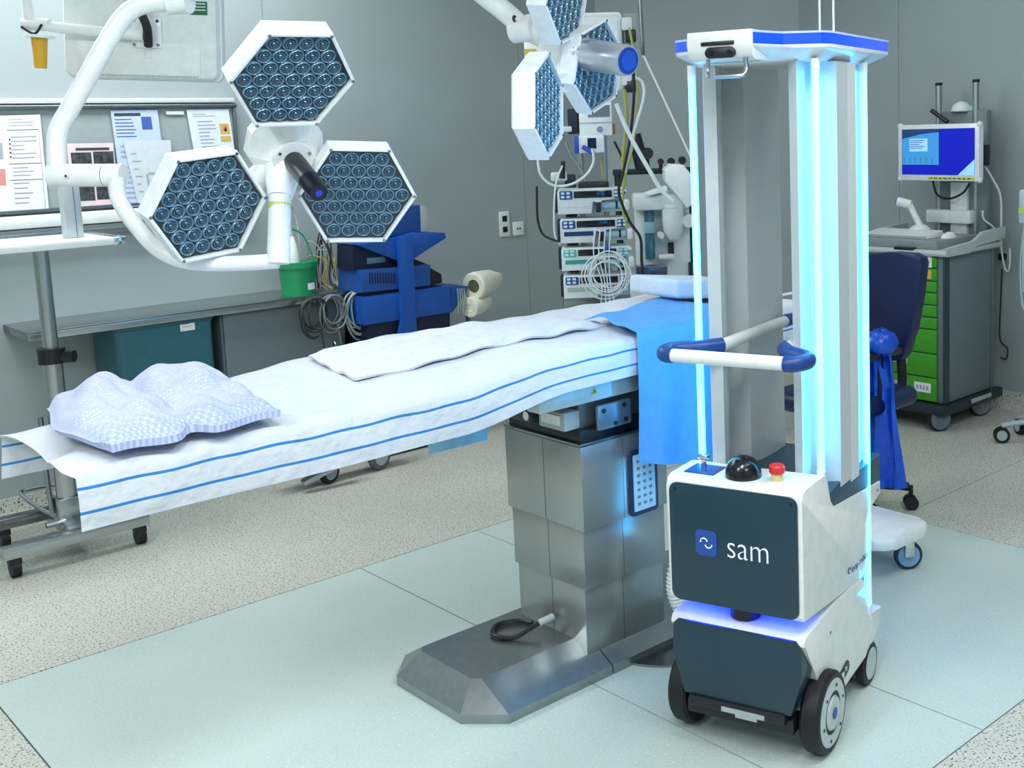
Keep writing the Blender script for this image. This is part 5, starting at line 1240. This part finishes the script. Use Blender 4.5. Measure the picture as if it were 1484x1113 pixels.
def cl_label(z, dy, wy, hz_, mm, parent=cart):
    b = MB(); b.box(LC((CXF - 0.0185, CYS + dy, z)), (0.003, wy, hz_)); return b.build('label', mm, cart)
l1 = cl_label(0.884, 0.10, 0.075, 0.055, PAPER)
b = MB(); b.cyl(LC((CXF - 0.020, CYS + 0.10, 0.884)), LC((CXF - 0.022, CYS + 0.10, 0.884)), 0.022, n=16); b.build('red_symbol', RED, l1)
l2 = cl_label(0.82, 0.095, 0.06, 0.045, mat('label_orange', 'e0b45a', 0.6)); l3 = cl_label(0.82, 0.17, 0.06, 0.045, mat('label_blue', 'b9d4e6', 0.6))
l4 = cl_label(0.222, 0.12, 0.10, 0.05, PAPER)
b = MB()
for k in range(4): b.box(LC((CXF - 0.0205, CYS + 0.15 - 0.02 * k, 0.222)), (0.001, 0.012, 0.022))
b.build('label_print', INKL, l4)['kind'] = 'stuff'
# chassis and casters
b = MB(); b.box(LC((CXF + CD_ / 2, CYS + CW_ / 2, 0.115)), (CD_ + 0.10, CW_ + 0.06, 0.055), 0.012); b.build('chassis', GD, cart)
b = MB(); b.box(LC((CXF + CD_ * 0.62, CYS - 0.034, 0.125)), (0.20, 0.008, 0.022), 0.002); b.build('bumper_strip', GREYPL, cart)
b = MB(); b.box(LC((CXF - 0.054, CYS + 0.36, 0.125)), (0.008, 0.20, 0.022), 0.002); b.build('bumper_strip', GREYPL, cart)
WG = mat('wheel_face', '6d7a80', 0.45)
for x, y in ((CXF - 0.0, CYS + 0.03), (CXF + CD_ - 0.10, CYS + 0.03), (CXF, CYS + CW_ - 0.03), (CXF + CD_ - 0.10, CYS + CW_ - 0.03)):
    ax = (-0.5, -0.86, 0); c = LC((x, y, 0.064))
    b = MB(); b.lathe([(0.046, -0.018), (0.058, -0.018), (0.064, -0.010), (0.064, 0.010), (0.058, 0.018), (0.046, 0.018)], c, ax, 28); cw = b.build('caster_wheel', BLACK, cart)
    b = MB(); b.lathe([(0.056, 0.012), (0.054, 0.021), (0.020, 0.023), (0.018, 0.030), (0.001, 0.030)], c, ax, 24); b.build('wheel_disc', WG, cw)
# worktop tray
wt = [(-0.02, 0.0), (CD_ * 0.40, 0.0), (CD_ * 0.52, 0.035), (CD_ + 0.06, 0.045), (CD_ + 0.06, 0.11), (CD_ * 0.66, 0.10), (CD_ * 0.48, 0.055), (-0.03, 0.045)]
WTM = mat('worktop_grey', 'bcc5c6', 0.4)
b = MB(); M_ = Matrix(((1, 0, 0, 0), (0, 0, 1, 0), (0, 1, 0, 0), (0, 0, 0, 1)))
b.box(LC((CXF + CD_ / 2 - 0.005, CYS + CW_ / 2, ztop + 0.016)), (CD_ + 0.07, CW_ + 0.06, 0.032), 0.014, seg=3); wk = b.build('worktop', WTM, cart)
b = MB(); b.prism([(CXF + q[0] - CO_.x, ztop + q[1]) for q in wt], CYS - 0.032 - CO_.y, CYS - 0.008 - CO_.y, M_, 0.004); b.build('worktop_rim', WTM, cart)
b = MB(); b.prism([(CXF + q[0] - CO_.x, ztop + q[1]) for q in wt], CYS + CW_ + 0.008 - CO_.y, CYS + CW_ + 0.032 - CO_.y, M_, 0.004); b.build('worktop_rim', WTM, cart)
b = MB(); b.box(LC((CXF + 0.20, CYS + 0.29, ztop + 0.055)), (0.42, 0.50, 0.045), 0.006); b.build('keyboard_shelf', mat('shelf_grey', '8b979b', 0.4), cart)
b = MB(); b.box(LC((CXF - 0.01, CYS + 0.22, ztop + 0.033)), (0.06, 0.12, 0.014), 0.003); b.build('shelf_latch', DARKPL, cart)
# rear mast: two posts with a panel
mx = CXF + CD_ - 0.02
for (px, py) in ((1360.5, 121), (1414.5, 116)):
    p = onx(px, py, mx); b = MB(); b.cyl(LC((mx, p.y, ztop + 0.05)), LC((mx, p.y, p.z - 0.01)), 0.018, n=18); ps = b.build('mast_post', STEEL, cart)
    b = MB(); b.cyl(LC((mx, p.y, p.z - 0.012)), LC((mx, p.y, p.z + 0.004)), 0.0195, n=18); b.build('post_cap', BLACK, ps)
a, c = onx(1357, 162, mx - 0.02), onx(1428, 340, mx - 0.02)
b = MB(); b.box(LC((mx + 0.015, (a.y + c.y) / 2, (a.z + ztop + 0.03) / 2)), (0.05, a.y - c.y, a.z - ztop - 0.03), 0.006); mp_ = b.build('mast_panel', mat('mast_grey', '737f84', 0.45), cart)
b = MB(); p = onx(1388, 310, mx - 0.04); b.box(LC((mx - 0.02, p.y, ztop + 0.20)), (0.03, 0.10, 0.30), 0.004); b.build('mount_plate', PLASTIC, cart)
b = MB(); a, c = onx(1343, 303, mx - 0.06), onx(1408, 325, mx - 0.06); b.box(LC((mx - 0.045, (a.y + c.y) / 2, (a.z + c.z) / 2)), (0.06, a.y - c.y, a.z - c.z), 0.012); b.build('cable_basket', PLASTIC, cart)
p = onx(1422, 225, mx - 0.05); b = MB(); b.box(LC((mx - 0.03, p.y, p.z)), (0.06, 0.05, 0.11), 0.005); b.build('power_box', DARKPL, cart)
a, c = onx(1350, 160, mx - 0.06), onx(1373, 177, mx - 0.06)
b = MB(); b.cyl(LC(a), LC(c), 0.012, n=12); b.build('lamp_arm', DARKPL, cart)
# dome lamp on the mast panel
p = onx(1392, 160, mx); a = onx(1379, 160, mx)
dm = thing('dome_lamp', 'small white dome lamp on top of the cart mast', 'lamp', (mx + 0.01, p.y, onx(1392, 161, mx).z))
b = MB(); b.ball((0, 0, 0), (a.y - p.y, a.y - p.y, (a.y - p.y) * 0.95), 22, half=True); b.build('dome', PLASTIC, dm)
b = MB(); b.cyl((0, 0, -0.003), (0, 0, 0.002), (a.y - p.y) * 1.05, n=22); b.build('dome_base', GREYPL, dm)
q = onx(1407, 158, mx); b = MB(); b.ball((0, q.y - p.y, 0.002), (0.012, 0.014, 0.026), 12, half=True); b.build('indicator', mat('indicator_mint', '8fdccb', 0.4), dm)
# monitor
MX = CXF + 0.30
tl, tr3, br, bl = onx(1300, 184, MX), onx(1417, 176, MX - 0.06), onx(1420, 260, MX - 0.06), onx(1305, 263, MX)
mc_ = (tl + tr3 + br + bl) / 4
scr = thing('computer_monitor', 'white framed monitor showing a blue screen on the green drawer cart', 'monitor', (mc_.x, mc_.y, bl.z))
SO_ = Vector(scr.location)
ux_ = (tr3 - tl).normalized(); ux_ = Vector((ux_.x, ux_.y, 0)).normalized(); SW, SH = (tr3 - tl).length, ((tl - bl).length + (tr3 - br).length) / 2
MF = frame(mc_ - SO_, ux_, (0, 0, 1))
b = MB(); b.prism(rrect(SW, SH, 0.012), -0.035, 0.0, MF, 0.004); b.build('frame', WHITE, scr)
SCRB = mat('screen_blue', '0a18a0', 0.25, emit='0f1cc0', estr=0.6); SCRW = mat('screen_window', '3f8fd0', 0.25, emit='4a9fe0', estr=0.45); SCRP = mat('screen_pale', '8fc2f0', 0.25, emit='8fc6f5', estr=0.7); SCRD = mat('screen_dark', '27466b', 0.3, emit='1d3a66', estr=0.4)
b = MB(); b.prism([(-SW * 0.45, -SH * 0.40), (SW * 0.45, -SH * 0.40), (SW * 0.45, SH * 0.42), (-SW * 0.45, SH * 0.42)], 0.0, 0.002, MF); sc_ = b.build('screen', SCRB, scr)
def spatch(name, pts, z, mm):
    b = MB(); b.prism([(x * SW, y * SH) for x, y in pts], 0.0021, z, MF); return b.build(name, mm, sc_)
spatch('screen_window', [(-0.445, -0.22), (0.02, -0.22), (0.02, 0.36), (-0.2, 0.33), (-0.445, 0.25)], 0.0026, SCRW)
spatch('screen_strip', [(-0.445, 0.26), (-0.2, 0.34), (0.02, 0.37), (0.02, 0.415), (-0.445, 0.415)], 0.0027, SCRD)
spatch('screen_note', [(-0.35, 0.02), (-0.12, 0.02), (-0.12, 0.25), (-0.35, 0.25)], 0.0030, SCRP)
spatch('screen_corner', [(0.25, -0.40), (0.45, -0.40), (0.45, -0.12)], 0.0026, SCRP)
b = MB()
for k in range(5): b.prism([(x, y) for x, y in ((-0.34 * SW, (0.21 - 0.035 * k) * SH), ((-0.16 - 0.03 * (k % 3)) * SW, (0.21 - 0.035 * k) * SH), ((-0.16 - 0.03 * (k % 3)) * SW, (0.222 - 0.035 * k) * SH), (-0.34 * SW, (0.222 - 0.035 * k) * SH))], 0.0031, 0.0034, MF)
for k in range(6): b.prism([((-0.42 + 0.07 * k) * SW, -0.09 * SH), ((-0.415 + 0.07 * k) * SW, -0.09 * SH), ((-0.415 + 0.07 * k) * SW, -0.2 * SH), ((-0.42 + 0.07 * k) * SW, -0.2 * SH)], 0.0027, 0.003, MF)
b.build('screen_text', SCRD, sc_)['kind'] = 'stuff'
b = MB(); b.prism([(-0.12 * SW, -0.485 * SH), (0.45 * SW, -0.485 * SH), (0.45 * SW, -0.435 * SH), (-0.12 * SW, -0.435 * SH)], 0.0005, 0.0015, MF); ys = b.build('yellow_strip', mat('strip_yellow', 'dfe03a', 0.5), scr)
b = MB()
for k in range(9): b.prism([((-0.10 + 0.058 * k) * SW, -0.47 * SH), ((-0.10 + 0.058 * k + 0.04) * SW, -0.47 * SH), ((-0.10 + 0.058 * k + 0.04) * SW, -0.45 * SH), ((-0.10 + 0.058 * k) * SW, -0.45 * SH)], 0.0015, 0.002, MF)
b.build('strip_print', INK, ys)['kind'] = 'stuff'
for sx in (-1, 1):
    for sz in (-1, 1):
        b = MB(); b.ball(MF @ Vector((sx * SW * 0.49, sz * SH * 0.48, -0.012)), 0.017, 12); b.build('corner_guard', PLASTIC, scr)
b = MB(); q = MF @ Vector((0, 0, -0.035)); b.cyl(q, Vector((mx - 0.03, q.y + SO_.y + 0.0, q.z + SO_.z)) - SO_, 0.025, n=14); b.build('mount_arm', GREYPL, scr)
# keyboard, mouse, scanner
kz = ztop + 0.0785
kb_ = thing('keyboard', 'white keyboard under a cover on the cart worktop', 'keyboard', (CXF + 0.12, CYS + 0.33, kz))
b = MB(); M_k = Matrix.Identity(4)
b.prism([(-0.075, 0.0), (0.075, 0.0), (0.075, 0.034), (-0.075, 0.016)], -0.20, 0.20, Matrix(((1, 0, 0, 0), (0, 0, 1, 0), (0, 1, 0, 0), (0, 0, 0, 1))), 0.003); b.build('cover', PLASTIC, kb_)
b = MB(); b.box((-0.076, 0, 0.008), (0.004, 0.39, 0.012)); b.build('front_edge', GREYPL, kb_)
ms = thing('computer_mouse', 'white computer mouse on the right of the cart worktop', 'mouse', (CXF + 0.16, CYS + 0.075, kz))
b = MB(); b.ball((0, 0, 0), (0.058, 0.032, 0.032), 20, half=True); b.build('shell', WHITE, ms)
b = MB(); b.box((-0.03, 0, 0.027), (0.02, 0.004, 0.008), 0.002); b.build('scroll_wheel', GREYPL, ms)
sb = onx(1330, 322, CXF + 0.22)
sc2 = thing('barcode_scanner', 'white handheld barcode scanner standing on the cart worktop', 'barcode scanner', (CXF + 0.24, sb.y, kz))
S_ = Vector(sc2.location)
b = MB(); b.lathe([(0.066, 0), (0.066, 0.012), (0.055, 0.035), (0.035, 0.05), (0.022, 0.056)], n=24); b.build('cradle', PLASTIC, sc2)
h0 = onx(1332, 318, CXF + 0.24) - S_; h1 = onx(1318, 296, CXF + 0.22) - S_; h2 = onx(1301, 292, CXF + 0.20) - S_
b = MB(); b.tube([Vector((0, 0, 0.05)), (Vector((0, 0, 0.05)) + h1) / 2, h1], 0.018, 12, 4); b.build('grip', PLASTIC, sc2)
b = MB(); d_ = (h1 - h2); b.cyl(h1 + d_ * 0.15, h2, 0.024, 0.026, n=16); b.build('head', PLASTIC, sc2)
b = MB(); b.cyl(h2, h2 - d_.normalized() * 0.006, 0.022, n=16); b.build('window', BLUEPL, sc2)
# cables on the cart
def cable(label, pts, r, mm, name='cable', cat='cable', n=7):
    b = MB(); b.tube(pts, r, n, 6); return tag(b.build(name, mm), label, cat)
cable('white cable hanging down the right side of the cart mast', [onx(1427, 240, mx - 0.01), onx(1440, 262, mx), onx(1450, 285, mx + 0.03), onx(1451, 330, mx + 0.06), onx(1451, 360, mx + 0.08)], 0.006, TUBW)
cable('white loop of cable hanging behind the cart worktop', [onx(1424, 305, mx - 0.06), onx(1426, 318, mx - 0.05), onx(1440, 330, mx), onx(1449, 350, mx + 0.07), onx(1455, 385, mx + 0.08), onx(1461, 393, mx + 0.08), onx(1464, 375, mx + 0.08), onx(1463, 360, mx + 0.08)], 0.005, TUBW)
cable('black cable loop below the cart monitor', [onx(1352, 262, mx - 0.1), onx(1358, 282, mx - 0.1), onx(1375, 288, mx - 0.1), onx(1395, 280, mx - 0.1), onx(1405, 266, mx - 0.1)], 0.006, BLACK)
cable('thin black cable hanging between cart and right wall', [onx(1452, 390, WX - 0.03), onx(1450, 440, WX - 0.03), onx(1449, 490, WX - 0.03), onx(1460, 505, WX - 0.03), onx(1458, 520, WX - 0.03), onx(1450, 518, WX - 0.03)], 0.004, BLACK)
ws_ = onx(1457, 371, WX); wso = thing('wall_socket', 'black plug in a socket on the right wall behind the cart', 'wall socket', ws_)
b = MB(); b.box((-0.006, 0, 0), (0.012, 0.05, 0.05), 0.003); b.build('plate', GREYPL, wso); b = MB(); b.box((-0.03, 0, 0), (0.04, 0.036, 0.036), 0.006); b.build('plug', DARKPL, wso)

# ------------------------------------------------------------------ office chair behind the robot
cb0 = fl(1320, 737)
chc = Vector((cb0.x - 0.20, cb0.y + 0.20, 0))
ch = thing('office_chair', 'navy blue swivel chair on black casters between robot and cart', 'chair', chc)
NAVYC = mat('navy_vinyl', '0d1f4a', 0.42, var=0.08)
for k in range(5):
    a = math.atan2(cb0.y - chc.y, cb0.x - chc.x) + k * 2 * PI / 5; v = Vector((math.cos(a), math.sin(a), 0)); R_ = (cb0 - chc).length
    b = MB(); b.tube([v * 0.03 + Vector((0, 0, 0.12)), v * R_ * 0.6 + Vector((0, 0, 0.11)), v * (R_ - 0.01) + Vector((0, 0, 0.095))], [0.024, 0.022, 0.018], 10, 4); b.build('base_leg', BLACK, ch)
    t_ = Vector((-v.y, v.x, 0))
    for s in (-1, 1):
        p = v * R_ + t_ * 0.017 * s + Vector((0, 0, 0.029)); b = MB(); b.cyl(p - t_ * 0.010, p + t_ * 0.010, 0.029, n=18); b.build('caster_wheel', BLACK, ch)
    b = MB(); b.cyl(v * R_ + Vector((0, 0, 0.04)), v * R_ + Vector((0, 0, 0.10)), 0.010, n=10); b.build('caster_stem', DARKPL, ch)
b = MB(); b.cyl((0, 0, 0.09), (0, 0, 0.44), 0.028, n=18); b.build('gas_column', BLACK, ch)
b = MB(); b.box((0, 0, 0.485), (0.46, 0.46, 0.08), 0.035, seg=3); b.build('seat', NAVYC, ch)
# backrest: slab facing away from the cart, seen from its side
BD = (chc.x + 0.20)
t1, t2, t3, t4 = onx(1262, 368, BD), onx(1344, 372, BD), onx(1322, 525, BD), onx(1262, 518, BD)
P = []
pl = [(1228, 369), (1295, 366), (1323, 368), (1334, 374), (1336, 384), (1329, 430), (1320, 480), (1312, 512), (1305, 522), (1292, 524), (1228, 514)]
pts = [onx(x, y, BD) - chc for x, y in pl]
b = MB(); b.prism([(p.y, p.z) for p in pts], BD - chc.x, BD + 0.06 - chc.x, Matrix(((0, 0, 1, 0), (1, 0, 0, 0), (0, 1, 0, 0), (0, 0, 0, 1))), 0.012); b.build('backrest', NAVYC, ch)
bp = onx(1304, 515, BD + 0.03) - chc
b = MB(); b.tube([Vector((BD + 0.035 - chc.x, bp.y, bp.z + 0.05)), Vector((BD + 0.04 - chc.x, bp.y, 0.62)), Vector((BD + 0.02 - chc.x, bp.y, 0.46)), Vector((0.05, bp.y * 0.5, 0.43))], 0.020, 10, 5); b.build('back_bar', BLACK, ch)
# blue plastic cover on the chair arm
BAG = mat('blue_film', '154fc4', 0.3, var=0.15, scale=25, bump=0.6, bscale=22)
BGX = chc.x - 0.02
o0 = onx(1282, 500, BGX)
bag = thing('blue_gown', 'bright blue plastic gown bunched and hanging from the chair arm beside the robot', 'gown', (BGX, o0.y, 0.2))
GO = Vector(bag.location)
P = []
for i in range(25):
    t = i / 24; row = []
    pyv = 512 + (708 - 512) * t
    xr_ = 1290 + 22 * t ** 0.8; xl_ = 1235
    for j in range(17):
        u = j / 16; p = onx(xl_ + (xr_ - xl_) * u, pyv, BGX) - GO
        p.x += 0.02 * math.sin(u * 16 + t * 3) + 0.012 * math.sin(u * 31 + 2 * t)
        row.append(p)
    P.append(row)
b = MB(); b.grid(P, 0.004); b.build('hanging_film', BAG, bag, sharp=80)
b = MB(); c_ = onx(1276, 497, BGX) - GO
rr = random.Random(11); rs = []
n = 22
for i in range(11):
    t = -PI / 2 + PI * i / 10
    rs.append(b.ring([c_ + Vector((0.07 * max(math.cos(t), 0.02) * math.cos(2 * PI * j / n), 0.065 * max(math.cos(t), 0.02) * math.sin(2 * PI * j / n), 0.055 * math.sin(t))) * (1 + 0.10 * math.sin(5 * j * 0.57 + i * 1.3) + 0.07 * math.sin(j * 2.9 - i * 2.3)) for j in range(n)]))
b.skin(rs); b.build('bunched_film', BAG, bag, sharp=80)
ay = c_.y + GO.y - chc.y; azz = c_.z + GO.z - 0.045
for yy in (ay, -ay):
    b = MB(); b.box((BGX - chc.x, yy, azz), (0.24, 0.05, 0.03), 0.01); arm_ = b.build('armrest', DARKPL, ch)
    b = MB(); b.tube([(BGX - chc.x, yy, azz), (BGX - chc.x, yy, 0.50), (0.0, yy * 0.85, 0.455)], 0.014, 8, 3); b.build('arm_post', BLACK, arm_)
# ------------------------------------------------------------------ white trolley base behind the robot
wc = fl(1316, 824)
wt_ = thing('white_trolley', 'white trolley with round-cornered base plate and caster peeking out behind the robot', 'trolley', (wc.x - 0.06, wc.y + 0.20, 0))
WO2 = Vector(wt_.location); LW = lambda p: Vector(p) - WO2
b = MB(); b.prism([(p[0], p[1]) for p in rrect(0.30, 0.50, 0.06)], 0.125, 0.165, None, 0.012); b.build('base_plate', WHITE, wt_)
for sx, sy in ((0.06, -0.20), (0.12, 0.20), (-0.12, 0.22), (-0.11, 0.05)):
    c = Vector((sx, sy, 0.052)); ax = (-0.62, -0.78, 0)
    b = MB(); b.lathe([(0.036, -0.012), (0.048, -0.012), (0.052, -0.007), (0.052, 0.007), (0.048, 0.012), (0.036, 0.012)], c, ax, 28); cw = b.build('caster_wheel', mat('tire_navy', '1a2a44', 0.5), wt_)
    b = MB(); b.lathe([(0.044, 0.006), (0.040, 0.013), (0.016, 0.013), (0.012, 0.018), (0.001, 0.018)], c, ax, 24); b.build('wheel_disc', mat('disc_blue', '7fa6c4', 0.35), cw)
    b = MB(); av = Vector(ax).normalized(); b.box(c + av * 0.022 + Vector((0, 0, 0.03)), (0.034, 0.006, 0.06), 0.002, M=frame((0, 0, 0), (-av.y, av.x, 0), (av.x, av.y, 0)).to_3x3()); b.cyl(c + Vector((0, 0, 0.045)), c + Vector((0, 0, 0.08)), 0.014, n=12); b.build('caster_fork', CHROME, wt_)
b = MB(); b.cyl((0.0, 0.18, 0.16), (0.0, 0.18, 0.86), 0.025, n=16); b.build('column', WHITE, wt_)
for py, hh in ((485, 0.022), (455, 0.03)):
    z = hz(1146, py, WO2.x, WO2.y + 0.12)
    b = MB(); b.prism(rrect(0.22, 0.22, 0.10, 8), z - hh / 2, z + hh / 2, Matrix.Translation((-0.02, 0.20, 0)), 0.008); b.build('round_tray', WHITE, wt_)
z = hz(1146, 433, WO2.x, WO2.y + 0.12)
b = MB(); b.tube([(0.08, 0.10, z), (-0.12, 0.10, z), (-0.12, 0.30, z), (0.08, 0.30, z)], 0.005, 8, 0, loop=True); b.build('rail', WHITE, wt_)
b = MB(); zc0 = hz(1146, 485, WO2.x, WO2.y + 0.12)
for x in (-0.12, 0.08): b.cyl((x, 0.20, zc0), (x, 0.20, z), 0.004, n=8)
b.build('rail_posts', STEEL, wt_)['kind'] = 'stuff'
# ------------------------------------------------------------------ drip stand at the right edge
dw = fl(1496, 655)
ds = thing('drip_stand', 'drip stand with clear bag and lines at the right edge', 'drip stand', (dw.x + 0.16, dw.y + 0.06, 0))
DS = Vector(ds.location)
b = MB(); b.cyl((0, 0, 0.10), (0, 0, 1.9), 0.012, n=14); b.build('pole', STEEL, ds)
for k in range(5):
    a = math.atan2(dw.y - DS.y, dw.x - DS.x) + k * 2 * PI / 5; v = Vector((math.cos(a), math.sin(a), 0)); R_ = (dw - DS).length
    b = MB(); b.tube([Vector((0, 0, 0.11)), v * R_ * 0.6 + Vector((0, 0, 0.10)), v * R_ + Vector((0, 0, 0.085))], 0.014, 8, 3); b.build('base_leg', GREYPL, ds)
    t_ = Vector((-v.y, v.x, 0)); p = v * R_ + Vector((0, 0, 0.04))
    b = MB(); b.cyl(p - t_ * 0.016, p + t_ * 0.016, 0.04, n=18); cw = b.build('caster_wheel', BLACK, ds)
    b = MB(); b.cyl(p - t_ * 0.018, p + t_ * 0.018, 0.026, n=18); b.build('wheel_disc', GREYPL, cw)
bx_ = onx(1491, 300, DS.x - 0.02) - DS
b = MB(); b.box((bx_.x, bx_.y, bx_.z), (0.03, 0.10, 0.17), 0.014, seg=3); bgp = b.build('fluid_bag', mat('bag_clear', 'd9e6ec', 0.2, coat=0.5, trans=0.3), ds)
b = MB(); b.box((bx_.x - 0.016, bx_.y + 0.02, bx_.z - 0.02), (0.002, 0.05, 0.03)); b.build('bag_label', mat('bag_green', 'b7d05a', 0.5), bgp)
bz2 = onx(1482, 380, DS.x - 0.02) - DS
b = MB(); b.tube([(bx_.x, bx_.y + 0.02, bx_.z - 0.08), (bx_.x, bz2.y + 0.01, bz2.z), (bx_.x, bz2.y, bz2.z - 0.2), (bx_.x, bx_.y, bz2.z - 0.25)], 0.006, 8, 6); b.build('line', mat('line_grey', 'a9b8c0', 0.3), ds)
b = MB(); b.box((-0.02, bz2.y - 0.05, bz2.z - 0.02), (0.02, 0.10, 0.26), 0.006); b.build('chart_pouch', mat('pouch_grey', 'b4bec2', 0.3), ds)

# white corrugated hose on the floor between table base and robot
hp = [fl(962, 842, 0.30), fl(957, 862, 0.24), fl(966, 885, 0.17), fl(985, 905, 0.11)]
hx = [Vector((2.30, 2.33, 0.34)), Vector((2.27, 2.335, 0.27)), Vector((2.27, 2.33, 0.20)), Vector((2.30, 2.30, 0.13)), Vector((2.38, 2.27, 0.06))]
P = spline(hx, 14); b = MB(); rads = [0.030 if k % 2 else 0.036 for k in range(len(P))]
b.tube(P, rads, 14); tag(b.build('corrugated_hose', PLASTIC, None, sharp=60), 'white corrugated hose bending to the floor between table column and robot', 'hose')
